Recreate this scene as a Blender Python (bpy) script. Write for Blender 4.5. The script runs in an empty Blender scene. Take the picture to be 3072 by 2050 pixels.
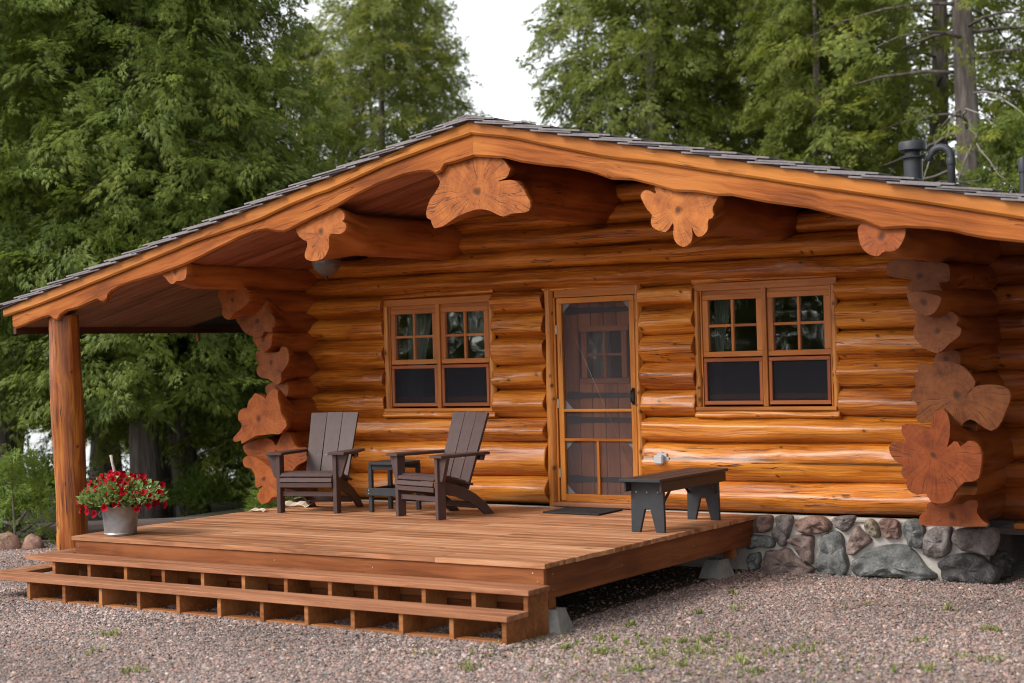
import bpy, bmesh, math, random
import numpy as np
from mathutils import Matrix, Vector, noise as mnoise

random.seed(7)
scene = bpy.context.scene
COL = scene.collection

# ---------------------------------------------------------------- camera
cam_data = bpy.data.cameras.new('camera')
cam_data.lens = 56.25
cam_data.sensor_width = 36.0
cam_data.clip_end = 3000
cam_data.dof.use_dof = True
cam_data.dof.focus_distance = 14.6
cam_data.dof.aperture_fstop = 1.5
cam = bpy.data.objects.new('camera', cam_data)
COL.objects.link(cam)
cam.matrix_world = Matrix(((0.83255, 0.02697, 0.55330, 8.3063),
                           (0.55328, 0.00885, -0.83295, -13.3118),
                           (-0.02736, 0.99960, -0.00756, 1.4992),
                           (0, 0, 0, 1)))
scene.camera = cam

# ---------------------------------------------------------------- sky, sun, exposure
SUN_EL, SUN_AZ = math.radians(40), math.radians(212)     # azimuth clockwise from +Y: light comes from the front-left
world = bpy.data.worlds.new('World')
scene.world = world
world.use_nodes = True
wn = world.node_tree
bg = wn.nodes['Background']
sky = wn.nodes.new('ShaderNodeTexSky')
sky.sky_type = 'NISHITA'
sky.sun_disc = False
sky.sun_elevation = SUN_EL
sky.sun_rotation = SUN_AZ
sky.air_density = 1.0
sky.dust_density = 1.0
hs = wn.nodes.new('ShaderNodeHueSaturation')      # overcast: the cloud sheet takes the blue out
hs.inputs['Saturation'].default_value = 0.12
wn.links.new(sky.outputs[0], hs.inputs['Color'])
wn.links.new(hs.outputs[0], bg.inputs[0])
bg.inputs[1].default_value = 0.14

sun_data = bpy.data.lights.new('sun', 'SUN')
sun_data.energy = 1.5
sun_data.angle = math.radians(28)
sun_data.color = (1.0, 0.95, 0.88)
sun = bpy.data.objects.new('sun', sun_data)
COL.objects.link(sun)
sd = Vector((math.sin(SUN_AZ) * math.cos(SUN_EL), math.cos(SUN_AZ) * math.cos(SUN_EL), math.sin(SUN_EL)))
sun.rotation_euler = sd.to_track_quat('Z', 'Y').to_euler()
sun.location = sd * 60

scene.view_settings.view_transform = 'Standard'
scene.view_settings.look = 'None'
scene.view_settings.gamma = 1.0
scene.view_settings.exposure = 1.15
scene.cycles.use_denoising = True
scene.cycles.filter_width = 1.05
scene.cycles.max_bounces = 8
scene.cycles.transparent_max_bounces = 12
scene.cycles.sample_clamp_indirect = 6.0

# ---------------------------------------------------------------- object helpers
def wm(o):
    m = o.matrix_basis.copy()
    if o.parent:
        return wm(o.parent) @ o.matrix_parent_inverse @ m
    return m

def adopt(child, parent):
    child.parent = parent
    child.matrix_parent_inverse = wm(parent).inverted()

def tag(o, label=None, cat=None, group=None, kind=None):
    if label: o['label'] = label
    if cat: o['category'] = cat
    if group: o['group'] = group
    if kind: o['kind'] = kind
    return o

def thing(name, loc, label, cat, group=None, rz=0.0):
    o = bpy.data.objects.new(name, None)
    o.empty_display_size = 0.1
    COL.objects.link(o)
    o.location = loc
    o.rotation_euler = (0, 0, rz)
    return tag(o, label, cat, group)

def link(name, mesh, parent=None, matrix=None, local=False):
    o = bpy.data.objects.new(name, mesh)
    COL.objects.link(o)
    if matrix is not None:
        o.matrix_basis = matrix
    if parent is not None:
        if local: o.parent = parent
        else: adopt(o, parent)
    return o

def mesh_from(name, verts, faces, mats, smooth=False, uvs=None, fmat=None):
    me = bpy.data.meshes.new(name)
    me.from_pydata([tuple(v) for v in verts], [], faces)
    for m in (mats if isinstance(mats, (list, tuple)) else [mats]):
        me.materials.append(m)
    if fmat: me.polygons.foreach_set('material_index', fmat)
    if smooth is True: me.polygons.foreach_set('use_smooth', [True] * len(me.polygons))
    elif smooth: me.polygons.foreach_set('use_smooth', smooth)
    if uvs is not None:
        lay = me.uv_layers.new(name='UVMap')
        lay.data.foreach_set('uv', [c for f in uvs for p in f for c in p])
    me.validate()
    me.update()
    return me

def mesh_np(name, V, F, mat, attr=None):
    """big triangle meshes straight from arrays; attr: (name, per-vertex float array) or colours"""
    me = bpy.data.meshes.new(name)
    V = np.asarray(V, np.float32); F = np.asarray(F, np.int32)
    nv, nf, k = len(V), len(F), F.shape[1]
    me.vertices.add(nv); me.vertices.foreach_set('co', V.ravel())
    me.loops.add(nf * k); me.loops.foreach_set('vertex_index', F.ravel())
    me.polygons.add(nf); me.polygons.foreach_set('loop_start', np.arange(0, nf * k, k, dtype=np.int32))
    me.materials.append(mat)
    if attr is not None:
        an, av = attr
        av = np.asarray(av, np.float32)
        if av.ndim == 1:
            a = me.attributes.new(an, 'FLOAT', 'POINT'); a.data.foreach_set('value', av)
        else:
            a = me.attributes.new(an, 'FLOAT_COLOR', 'POINT')
            a.data.foreach_set('color', np.concatenate([av, np.ones((len(av), 1), np.float32)], 1).ravel())
    me.update(calc_edges=True)
    return me

_boxes = {}
def box_mesh(L, w, t, mat, bev=0.004):
    key = (round(L, 3), round(w, 3), round(t, 3), mat.name, bev)
    if key not in _boxes:
        bm = bmesh.new()
        bmesh.ops.create_cube(bm, size=1)
        bmesh.ops.scale(bm, vec=(L, w, t), verts=bm.verts)
        bmesh.ops.translate(bm, vec=(L / 2, 0, 0), verts=bm.verts)
        if bev: bmesh.ops.bevel(bm, geom=bm.edges[:], offset=min(bev, t * .3, w * .3), segments=1, affect='EDGES')
        me = bpy.data.meshes.new('board'); bm.to_mesh(me); bm.free()
        me.materials.append(mat)
        _boxes[key] = me
    return _boxes[key]

def frame_matrix(p0, xdir, zdir):
    x = Vector(xdir).normalized(); z = Vector(zdir); z = (z - x * z.dot(x)).normalized(); y = z.cross(x)
    m = Matrix((x, y, z)).transposed().to_4x4(); m.translation = Vector(p0)
    return m

def board(name, p0, p1, w, t, normal, mat, parent, bev=0.004):
    """a plank from p0 to p1 (centre line), w wide, t thick along normal; local X is its length"""
    p0, p1 = Vector(p0), Vector(p1)
    return link(name, box_mesh((p1 - p0).length, w, t, mat, bev), parent, frame_matrix(p0, p1 - p0, normal))

def lboard(name, p0, p1, w, t, normal, mat, parent, bev=0.004):
    """the same in the parent's own space"""
    p0, p1 = Vector(p0), Vector(p1)
    return link(name, box_mesh((p1 - p0).length, w, t, mat, bev), parent, frame_matrix(p0, p1 - p0, normal), local=True)

def prism_mesh(pts, axis, a0, a1, mat, bev=0.0, smooth=False):
    """outline pts (2-D) extruded along axis 'x','y' or 'z' from a0 to a1"""
    bm = bmesh.new()
    def P(p, a):
        return {'x': (a, p[0], p[1]), 'y': (p[0], a, p[1]), 'z': (p[0], p[1], a)}[axis]
    A = [bm.verts.new(P(p, a0)) for p in pts]; B = [bm.verts.new(P(p, a1)) for p in pts]
    n = len(pts)
    bm.faces.new(A); bm.faces.new(B[::-1])
    for i in range(n):
        j = (i + 1) % n
        bm.faces.new((A[j], A[i], B[i], B[j]))
    bmesh.ops.recalc_face_normals(bm, faces=bm.faces[:])
    if bev: bmesh.ops.bevel(bm, geom=bm.edges[:], offset=bev, segments=1, affect='EDGES', clamp_overlap=True)
    bmesh.ops.triangulate(bm, faces=[f for f in bm.faces if len(f.verts) > 4])
    me = bpy.data.meshes.new('prism'); bm.to_mesh(me); bm.free()
    me.materials.append(mat)
    return me

def lathe(profile, seg, mat, smooth=True, cap=True):
    V, F = [], []
    for r, z in profile:
        for k in range(seg):
            a = 2 * math.pi * k / seg
            V.append((r * math.cos(a), r * math.sin(a), z))
    for i in range(len(profile) - 1):
        for k in range(seg):
            k2 = (k + 1) % seg
            F.append((i * seg + k, i * seg + k2, (i + 1) * seg + k2, (i + 1) * seg + k))
    if cap:
        F.append(tuple(range(seg))[::-1]); F.append(tuple((len(profile) - 1) * seg + k for k in range(seg)))
    me = mesh_from('lathe', V, F, mat, smooth)
    if smooth: me.set_sharp_from_angle(angle=math.radians(38))
    return me

def tube_data(pts, radii, seg=6):
    V, F = [], []
    pts = [Vector(p) for p in pts]
    n = len(pts)
    for i, p in enumerate(pts):
        d = (pts[min(i + 1, n - 1)] - pts[max(i - 1, 0)]).normalized()
        u = d.cross(Vector((0.31, 0.17, 0.93)))
        if u.length < .05: u = d.cross(Vector((1, 0, 0)))
        u.normalize(); v = d.cross(u)
        for k in range(seg):
            a = 2 * math.pi * k / seg
            V.append(p + (u * math.cos(a) + v * math.sin(a)) * radii[i])
    for i in range(n - 1):
        for k in range(seg):
            k2 = (k + 1) % seg
            F.append((i * seg + k, i * seg + k2, (i + 1) * seg + k2, (i + 1) * seg + k))
    F.append(tuple(range(seg))[::-1]); F.append(tuple((n - 1) * seg + k for k in range(seg)))
    return V, F

def tube(pts, radii, mat, seg=8, smooth=True):
    if not isinstance(radii, (list, tuple)): radii = [radii] * len(pts)
    V, F = tube_data(pts, radii, seg)
    return mesh_from('tube', V, F, mat, smooth)

# ---------------------------------------------------------------- material helpers
def new_mat(name):
    m = bpy.data.materials.new(name); m.use_nodes = True
    return m, m.node_tree, m.node_tree.nodes['Principled BSDF']

def nd(nt, kind, ins=None, **props):
    n = nt.nodes.new('ShaderNode' + kind)
    for k, v in props.items(): setattr(n, k, v)
    for k, v in (ins or {}).items():
        s = n.inputs[k]
        if isinstance(v, bpy.types.NodeSocket): nt.links.new(v, s)
        else: s.default_value = v
    return n

def math_(nt, op, a, b=0.0, c=None, clamp=False):
    n = nd(nt, 'Math', {0: a, 1: b} if c is None else {0: a, 1: b, 2: c}, operation=op, use_clamp=clamp)
    return n.outputs[0]

def vmul(nt, v, s): return nd(nt, 'VectorMath', {0: v, 1: s}, operation='MULTIPLY').outputs[0]
def vadd(nt, v, s): return nd(nt, 'VectorMath', {0: v, 1: s}, operation='ADD').outputs[0]

def noise(nt, v, scale=1.0, detail=4, rough=.55, dist=0.0):
    return nd(nt, 'TexNoise', {'Vector': v, 'Scale': scale, 'Detail': detail, 'Roughness': rough, 'Distortion': dist}).outputs[0]

def ramp(nt, f, stops):
    n = nd(nt, 'ValToRGB', {0: f})
    el = n.color_ramp.elements
    while len(el) < len(stops): el.new(0.5)
    for e, (p, c) in zip(el, stops):
        e.position = p; e.color = (*c, 1) if len(c) == 3 else c
    return n.outputs[0]

def sstep(nt, x, a, b, lo=0.0, hi=1.0):
    return nd(nt, 'MapRange', {0: x, 1: a, 2: b, 3: lo, 4: hi}, interpolation_type='SMOOTHSTEP').outputs[0]

def mixc(nt, f, a, b, blend='MIX'):
    n = nt.nodes.new('ShaderNodeMix'); n.data_type = 'RGBA'; n.blend_type = blend
    for s, v in ((n.inputs[0], f), (n.inputs[6], a), (n.inputs[7], b)):
        if isinstance(v, bpy.types.NodeSocket): nt.links.new(v, s)
        else: s.default_value = v if not isinstance(v, tuple) or len(v) == 4 else (*v, 1)
    return n.outputs[2]

def wood(name, dark, mid, light, rough=.42, coord='Object', grain=(1.3, 20, 20), blot=(.8, 3, 3),
         knots=0.0, cracks=0.0, coat=0.0, bump=.25, spread=1.0, spec=.3, gw=1.0, bw=1.0, streak=0.0, knot_cell=(2.4, 3.2, 3.2)):
    m, nt, b = new_mat(name)
    tc = nd(nt, 'TexCoord')
    rnd = nd(nt, 'ObjectInfo').outputs['Random']
    off = nd(nt, 'CombineXYZ', {0: math_(nt, 'MULTIPLY', rnd, 53.0), 1: math_(nt, 'MULTIPLY', rnd, 31.0), 2: math_(nt, 'MULTIPLY', rnd, 17.0)}).outputs[0]
    v = vadd(nt, tc.outputs[coord], off)
    wob = nd(nt, 'TexNoise', {'Vector': v, 'Scale': 1.7, 'Detail': 2.0}).outputs[0]
    v2 = vadd(nt, v, vmul(nt, nd(nt, 'CombineXYZ', {1: wob, 2: wob}).outputs[0], (0, .10, .10)))
    g = noise(nt, vmul(nt, v2, grain), 1.0, 7, .62)
    bl = noise(nt, vmul(nt, v2, blot), 1.0, 3, .5)
    f = math_(nt, 'ADD', math_(nt, 'MULTIPLY', math_(nt, 'SUBTRACT', g, .5), 1.1 * spread * gw), math_(nt, 'MULTIPLY', math_(nt, 'SUBTRACT', bl, .5), 1.5 * spread * bw))
    f = math_(nt, 'ADD', f, math_(nt, 'MULTIPLY_ADD', rnd, .34 * spread, .5 - .17 * spread), clamp=True)
    col = ramp(nt, f, [(.12, dark), (.5, mid), (.88, light)])
    h = g
    if streak:
        st = noise(nt, vmul(nt, v2, (.55, grain[1] * .42, grain[2] * .42)), 1.0, 4, .6)
        sm = sstep(nt, st, .53, .66)
        col = mixc(nt, math_(nt, 'MULTIPLY', sm, streak), col, dark)
        sl = sstep(nt, st, .46, .34)
        col = mixc(nt, math_(nt, 'MULTIPLY', sl, streak * .7), col, light)
        h = math_(nt, 'SUBTRACT', h, math_(nt, 'MULTIPLY', sm, .5))
    if coord == 'UV':
        ka = nd(nt, 'Attribute', attribute_name='knot').outputs['Fac']
        col = mixc(nt, sstep(nt, ka, .03, .5, 0, .45), col, tuple(c * .5 for c in mid))
        col = mixc(nt, sstep(nt, math_(nt, 'ADD', ka, math_(nt, 'MULTIPLY', math_(nt, 'SUBTRACT', g, .5), .5)), .35, .75, 0, .9), col, tuple(c * .16 for c in mid))
    elif knots:
        vo = nd(nt, 'TexVoronoi', {'Vector': vmul(nt, v, knot_cell), 'Scale': 1.0, 'Randomness': 1.0})
        gate = sstep(nt, nd(nt, 'SeparateColor', {0: vo.outputs['Color']}).outputs[0], 1 - knots - .02, 1 - knots + .02)
        dd = math_(nt, 'ADD', vo.outputs['Distance'], math_(nt, 'MULTIPLY', math_(nt, 'SUBTRACT', g, .5), .05))
        km = math_(nt, 'MULTIPLY', sstep(nt, dd, .045, .10, 1, 0), gate)
        halo = math_(nt, 'MULTIPLY', sstep(nt, dd, .08, .28, 1, 0), gate)
        col = mixc(nt, math_(nt, 'MULTIPLY', halo, .45), col, tuple(c * .55 for c in mid))
        col = mixc(nt, math_(nt, 'MULTIPLY', km, .85), col, tuple(c * .28 for c in mid))
        h = math_(nt, 'ADD', h, math_(nt, 'MULTIPLY', halo, .9))
    if cracks:
        c3 = noise(nt, vmul(nt, v2, (.55, 13, 13)), 1.0, 3, .5)
        gate2 = sstep(nt, noise(nt, vmul(nt, v, (.9, 2.2, 2.2)), 1.0, 1), .54, .6)
        cm = math_(nt, 'MULTIPLY', sstep(nt, math_(nt, 'ABSOLUTE', math_(nt, 'SUBTRACT', c3, .5)), .0, .016, 1, 0), gate2)
        col = mixc(nt, math_(nt, 'MULTIPLY', cm, cracks), col, tuple(c * .12 for c in mid))
        h = math_(nt, 'SUBTRACT', h, math_(nt, 'MULTIPLY', cm, 1.2))
    nt.links.new(col, b.inputs['Base Color'])
    nt.links.new(sstep(nt, g, .2, .8, rough - .07, rough + .1), b.inputs['Roughness'])
    b.inputs['Coat Weight'].default_value = coat
    b.inputs['Specular IOR Level'].default_value = spec
    b.inputs['Coat Roughness'].default_value = .25
    bp = nd(nt, 'Bump', {'Height': h, 'Strength': bump, 'Distance': .012})
    nt.links.new(bp.outputs[0], b.inputs['Normal'])
    return m

def speckle(name, c0, c1, rough=.6, scale=40, bump=.1, metallic=0.0, detail=4, dist=.004):
    m, nt, b = new_mat(name)
    tc = nd(nt, 'TexCoord').outputs['Object']
    n = noise(nt, tc, scale, detail, .6)
    n2 = noise(nt, tc, scale * .12, 3, .5)
    f = math_(nt, 'ADD', math_(nt, 'MULTIPLY', n, .5), math_(nt, 'MULTIPLY', n2, .5))
    nt.links.new(ramp(nt, f, [(.3, c0), (.7, c1)]), b.inputs['Base Color'])
    b.inputs['Roughness'].default_value = rough
    b.inputs['Specular IOR Level'].default_value = .3
    b.inputs['Metallic'].default_value = metallic
    bp = nd(nt, 'Bump', {'Height': n, 'Strength': bump, 'Distance': dist})
    nt.links.new(bp.outputs[0], b.inputs['Normal'])
    return m

# ---------------------------------------------------------------- materials
M = {}
M['log'] = wood('varnished_log', (.24, .058, .007), (.51, .158, .017), (.69, .27, .040), rough=.32, coord='UV', streak=.20,
                grain=(1.5, 44, 44), blot=(.9, 5, 5), knots=.6, cracks=1.0, coat=.42, bump=.5, gw=1.5, bw=.8, knot_cell=(2.2, 3.6, 1))
M['dark_log'] = wood('dark_red_log', (.13, .028, .006), (.30, .075, .014), (.44, .14, .03), rough=.36, coord='UV',
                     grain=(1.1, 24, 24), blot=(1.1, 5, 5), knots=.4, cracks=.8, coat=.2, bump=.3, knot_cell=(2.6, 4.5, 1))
M['post'] = wood('post_log', (.11, .026, .006), (.28, .074, .012), (.47, .17, .028), rough=.38, coord='UV',
                 grain=(.9, 26, 26), blot=(1.3, 6, 6), knots=.25, cracks=1.0, coat=.2, bump=.6, streak=.6, gw=1.6, knot_cell=(2.6, 4.5, 1))
M['trim'] = wood('window_trim', (.28, .085, .014), (.46, .155, .026), (.56, .21, .042), rough=.36, grain=(1.2, 30, 30), knots=.12, coat=.2, bump=.15)
M['sash'] = wood('sash_wood', (.26, .078, .014), (.40, .125, .022), (.48, .165, .033), rough=.36, grain=(1.2, 40, 40), coat=.2, bump=.1)
M['lowsash'] = wood('lower_sash_wood', (.20, .05, .016), (.30, .085, .026), (.36, .11, .035), rough=.4, grain=(1.2, 40, 40), bump=.1)
M['barge'] = wood('barge_wood', (.17, .045, .010), (.31, .088, .018), (.42, .145, .034), rough=.5, grain=(1.0, 26, 26), blot=(.9, 2.6, 2.6), knots=.4, cracks=.7, bump=.4, spec=.12, spread=1.3, streak=.4, knot_cell=(1.2, 3.4, 3.4))
M['fascia'] = wood('fascia_wood', (.29, .088, .014), (.44, .150, .024), (.54, .21, .042), rough=.42, grain=(1.0, 18, 18), knots=.3, cracks=.6, coat=.05, bump=.35, spec=.2, streak=.4, knot_cell=(1.3, 4, 4))
M['fascia_uv'] = wood('casing_wood', (.26, .075, .011), (.46, .16, .024), (.58, .235, .045), rough=.36, coord='UV', grain=(1.2, 40, 40), cracks=.5, coat=.2, bump=.3)
M['ceiling'] = wood('ceiling_plank', (.16, .052, .026), (.30, .105, .055), (.40, .16, .09), rough=.45, grain=(.8, 9, 9), blot=(1.0, 3, 3), knots=.12, bump=.1)
M['eave'] = wood('eave_wood', (.035, .012, .008), (.07, .022, .012), (.11, .036, .018), rough=.6, grain=(1, 14, 14), bump=.1)  # near-black brown: the backlit board's shade is put into the colour
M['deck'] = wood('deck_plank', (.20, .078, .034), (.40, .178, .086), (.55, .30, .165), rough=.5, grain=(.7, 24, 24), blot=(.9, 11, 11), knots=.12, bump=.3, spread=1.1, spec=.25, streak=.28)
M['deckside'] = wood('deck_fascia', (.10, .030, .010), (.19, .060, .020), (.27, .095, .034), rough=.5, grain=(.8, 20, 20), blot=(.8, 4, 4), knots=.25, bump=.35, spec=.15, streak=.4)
M['tread'] = wood('tread_wood', (.16, .062, .030), (.30, .125, .062), (.41, .19, .10), rough=.52, grain=(.8, 22, 22), blot=(.7, 7, 7), knots=.15, bump=.35, spec=.2, streak=.4)
M['stringer'] = wood('stringer_wood', (.14, .048, .015), (.27, .10, .032), (.40, .17, .06), rough=.55, grain=(2.5, 34, 34), bump=.25, spec=.2)
M['door'] = wood('door_plank', (.20, .06, .02), (.34, .105, .035), (.44, .15, .055), rough=.45, grain=(1.2, 26, 26), knots=.15, bump=.15)
M['chair'] = speckle('brown_lumber', (.056, .031, .028), (.080, .047, .043), rough=.5, scale=120, bump=.25)
M['black'] = speckle('black_lumber', (.022, .024, .027), (.036, .038, .043), rough=.48, scale=120, bump=.2)
M['benchtop'] = speckle('dark_bench_top', (.032, .025, .025), (.046, .036, .035), rough=.42, scale=110, bump=.2)
M['iron'] = speckle('black_iron', (.012, .012, .013), (.02, .02, .022), rough=.5, scale=30, bump=.1)
M['rubber'] = speckle('rubber_mat', (.012, .012, .013), (.03, .03, .032), rough=.75, scale=160, bump=.6)
M['pipe'] = speckle('black_pipe', (.028, .030, .036), (.045, .048, .056), rough=.5, scale=14, bump=.05)
M['zinc'] = speckle('galvanised_zinc', (.16, .17, .18), (.44, .45, .46), rough=.45, scale=14, bump=.15, metallic=.75)
M['boxgrey'] = speckle('grey_plastic', (.42, .43, .45), (.48, .49, .51), rough=.4, scale=20, bump=.02)
M['concrete'] = speckle('concrete', (.14, .14, .13), (.30, .29, .27), rough=.85, scale=18, bump=.5)
M['mortar'] = speckle('mortar', (.28, .25, .22), (.50, .46, .42), rough=.9, scale=16, bump=.6, dist=.01)
M['brass'] = speckle('screw_steel', (.35, .30, .24), (.5, .45, .38), rough=.35, scale=30, metallic=.8)
M['shingle'] = speckle('roof_shingle', (.10, .085, .085), (.22, .19, .185), rough=.85, scale=26, bump=.5)
M['shingle_edge'] = speckle('shingle_edge', (.13, .115, .12), (.25, .225, .23), rough=.85, scale=30, bump=.4)
M['underlay'] = speckle('roof_underlay', (.03, .02, .03), (.05, .035, .045), rough=.8, scale=20)
M['curtain'] = speckle('curtain_cloth', (.30, .31, .29), (.42, .42, .40), rough=.9, scale=50, bump=.2)
M['room'] = speckle('room_panelling', (.05, .03, .018), (.09, .055, .03), rough=.7, scale=6)
M['stick'] = speckle('dry_branch', (.26, .20, .17), (.48, .42, .38), rough=.8, scale=30, bump=.5)
M['lampglass'] = speckle('frosted_glass', (.07, .05, .04), (.16, .12, .11), rough=.3, scale=45, bump=.4)
M['timber'] = wood('old_timber', (.04, .028, .026), (.09, .065, .06), (.15, .115, .105), rough=.85, grain=(1, 22, 22), bump=.6)
M['chip'] = speckle('wood_chip', (.45, .36, .26), (.66, .56, .44), rough=.8, scale=30, bump=.3)

def end_grain():
    m, nt, b = new_mat('burl_end_grain')
    v = nd(nt, 'TexCoord').outputs['Object']
    rnd = nd(nt, 'ObjectInfo').outputs['Random']
    flat = vmul(nt, v, (1, 0, 1))
    w = nd(nt, 'TexNoise', {'Vector': vadd(nt, flat, nd(nt, 'CombineXYZ', {0: math_(nt, 'MULTIPLY', rnd, 40)}).outputs[0]), 'Scale': 5.0, 'Detail': 1.5})
    p = vadd(nt, flat, vmul(nt, vadd(nt, w.outputs['Color'], (-.5, -.5, -.5)), (.10, 0, .10)))
    s = nd(nt, 'SeparateXYZ', {0: p})
    rad = nd(nt, 'VectorMath', {0: p}, operation='LENGTH').outputs['Value']
    ang = math_(nt, 'ARCTAN2', s.outputs[2], s.outputs[0])
    rings = noise(nt, nd(nt, 'CombineXYZ', {0: math_(nt, 'MULTIPLY', rad, 60), 1: math_(nt, 'MULTIPLY', ang, .8), 2: math_(nt, 'MULTIPLY', rnd, 60)}).outputs[0], 1.0, 3)
    rays = noise(nt, nd(nt, 'CombineXYZ', {0: math_(nt, 'MULTIPLY', rad, 2.0), 1: math_(nt, 'MULTIPLY', ang, 6.5), 2: math_(nt, 'MULTIPLY', rnd, 90)}).outputs[0], 1.0, 1)
    blot = noise(nt, vadd(nt, v, nd(nt, 'CombineXYZ', {0: math_(nt, 'MULTIPLY', rnd, 70)}).outputs[0]), 7.0, 4)
    fan = noise(nt, nd(nt, 'CombineXYZ', {0: math_(nt, 'MULTIPLY', rad, 2), 1: math_(nt, 'MULTIPLY', ang, 20), 2: math_(nt, 'MULTIPLY', rnd, 30)}).outputs[0], 1.0, 1)
    f = math_(nt, 'ADD', math_(nt, 'MULTIPLY', rings, .20), math_(nt, 'MULTIPLY', blot, .50))
    f = math_(nt, 'ADD', f, math_(nt, 'MULTIPLY', fan, .16))
    col = ramp(nt, f, [(.24, (.12, .036, .014)), (.36, (.27, .085, .022)), (.48, (.39, .135, .032)), (.64, (.49, .20, .052))])
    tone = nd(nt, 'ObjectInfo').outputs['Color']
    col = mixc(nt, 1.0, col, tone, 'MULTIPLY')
    gate = math_(nt, 'MULTIPLY', sstep(nt, rad, .03, .10), sstep(nt, noise(nt, flat, 3.0, 1), .36, .5))
    cr = math_(nt, 'MULTIPLY', sstep(nt, math_(nt, 'ABSOLUTE', math_(nt, 'SUBTRACT', rays, .5)), 0, .03, 1, 0), gate)
    pith = sstep(nt, rad, .008, .045, 1, 0)
    dk = math_(nt, 'MAXIMUM', math_(nt, 'MULTIPLY', cr, .6), math_(nt, 'MULTIPLY', pith, .8))
    col = mixc(nt, dk, col, (.035, .012, .006))
    nt.links.new(col, b.inputs['Base Color'])
    b.inputs['Roughness'].default_value = .5
    b.inputs['Specular IOR Level'].default_value = .2
    h = math_(nt, 'SUBTRACT', math_(nt, 'MULTIPLY', rings, .5), dk)
    bp = nd(nt, 'Bump', {'Height': h, 'Strength': .35, 'Distance': .008})
    nt.links.new(bp.outputs[0], b.inputs['Normal'])
    return m
M['end'] = end_grain()

def glass_mat():
    m, nt, b = new_mat('window_glass')
    out = nt.nodes['Material Output']
    tr = nd(nt, 'BsdfTransparent', {0: (.75, .78, .76, 1)})
    gl = nd(nt, 'BsdfGlossy', {0: (1, 1, 1, 1), 'Roughness': .015})
    fr = nd(nt, 'Fresnel', {0: 1.5})
    wv = noise(nt, nd(nt, 'TexCoord').outputs['Object'], 3.0, 1)
    bp = nd(nt, 'Bump', {'Height': wv, 'Strength': .06, 'Distance': .05})
    nt.links.new(bp.outputs[0], gl.inputs['Normal'])
    mx = nd(nt, 'MixShader', {0: math_(nt, 'MULTIPLY', fr.outputs[0], 1.3), 1: tr.outputs[0], 2: gl.outputs[0]})
    nt.links.new(mx.outputs[0], out.inputs[0])
    return m
M['glass'] = glass_mat()

def screen_mat(name, col, cover):
    m, nt, b = new_mat(name)
    out = nt.nodes['Material Output']
    tr = nd(nt, 'BsdfTransparent', {0: (1, 1, 1, 1)})
    df = nd(nt, 'BsdfDiffuse', {0: (*col, 1)})
    mx = nd(nt, 'MixShader', {0: cover, 1: tr.outputs[0], 2: df.outputs[0]})
    nt.links.new(mx.outputs[0], out.inputs[0])
    return m
M['screen'] = screen_mat('insect_screen', (.10, .09, .095), .28)
M['winscreen'] = screen_mat('window_screen', (.030, .030, .036), .5)

def stone_mat(name, c0, c1, c2):
    m, nt, b = new_mat(name)
    v = nd(nt, 'TexCoord').outputs['Object']
    rnd = nd(nt, 'ObjectInfo').outputs['Random']
    v = vadd(nt, v, nd(nt, 'CombineXYZ', {0: math_(nt, 'MULTIPLY', rnd, 90)}).outputs[0])
    n = noise(nt, v, 9, 6, .65); n2 = noise(nt, v, 60, 4, .7)
    f = math_(nt, 'ADD', math_(nt, 'MULTIPLY', n, .7), math_(nt, 'MULTIPLY', n2, .35))
    nt.links.new(ramp(nt, f, [(.36, c0), (.52, c1), (.68, c2)]), b.inputs['Base Color'])
    b.inputs['Roughness'].default_value = .62
    bp = nd(nt, 'Bump', {'Height': f, 'Strength': 1.0, 'Distance': .045})
    nt.links.new(bp.outputs[0], b.inputs['Normal'])
    return m
STONE = {'red': stone_mat('red_fieldstone', (.095, .05, .04), (.19, .11, .088), (.31, .21, .175)),
         'pink': stone_mat('pink_fieldstone', (.13, .085, .075), (.22, .155, .135), (.33, .25, .22)),
         'grey': stone_mat('grey_fieldstone', (.065, .068, .066), (.14, .144, .138), (.27, .27, .26)),
         'mauve': stone_mat('mauve_fieldstone', (.085, .068, .064), (.165, .138, .13), (.29, .255, .24)),
         'dark': stone_mat('dark_fieldstone', (.014, .013, .013), (.04, .037, .037), (.13, .12, .12)),
         'rose': stone_mat('rose_rock', (.20, .10, .075), (.32, .175, .13), (.44, .28, .21)),
         'tan': stone_mat('tan_fieldstone', (.12, .095, .065), (.21, .17, .12), (.32, .27, .21))}

def bark_mat():
    m, nt, b = new_mat('cedar_bark')
    v = nd(nt, 'TexCoord').outputs['Object']
    n = noise(nt, vmul(nt, v, (16, 16, 1.6)), 1.0, 6, .65)
    nt.links.new(ramp(nt, n, [(.3, (.05, .038, .033)), (.52, (.15, .122, .11)), (.75, (.30, .265, .245))]), b.inputs['Base Color'])
    b.inputs['Roughness'].default_value = .9
    bp = nd(nt, 'Bump', {'Height': n, 'Strength': 1.0, 'Distance': .05})
    nt.links.new(bp.outputs[0], b.inputs['Normal'])
    return m
M['bark'] = bark_mat()
M['dead'] = speckle('dead_branch_wood', (.16, .14, .125), (.34, .31, .28), rough=.9, scale=8, bump=.3)

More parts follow.
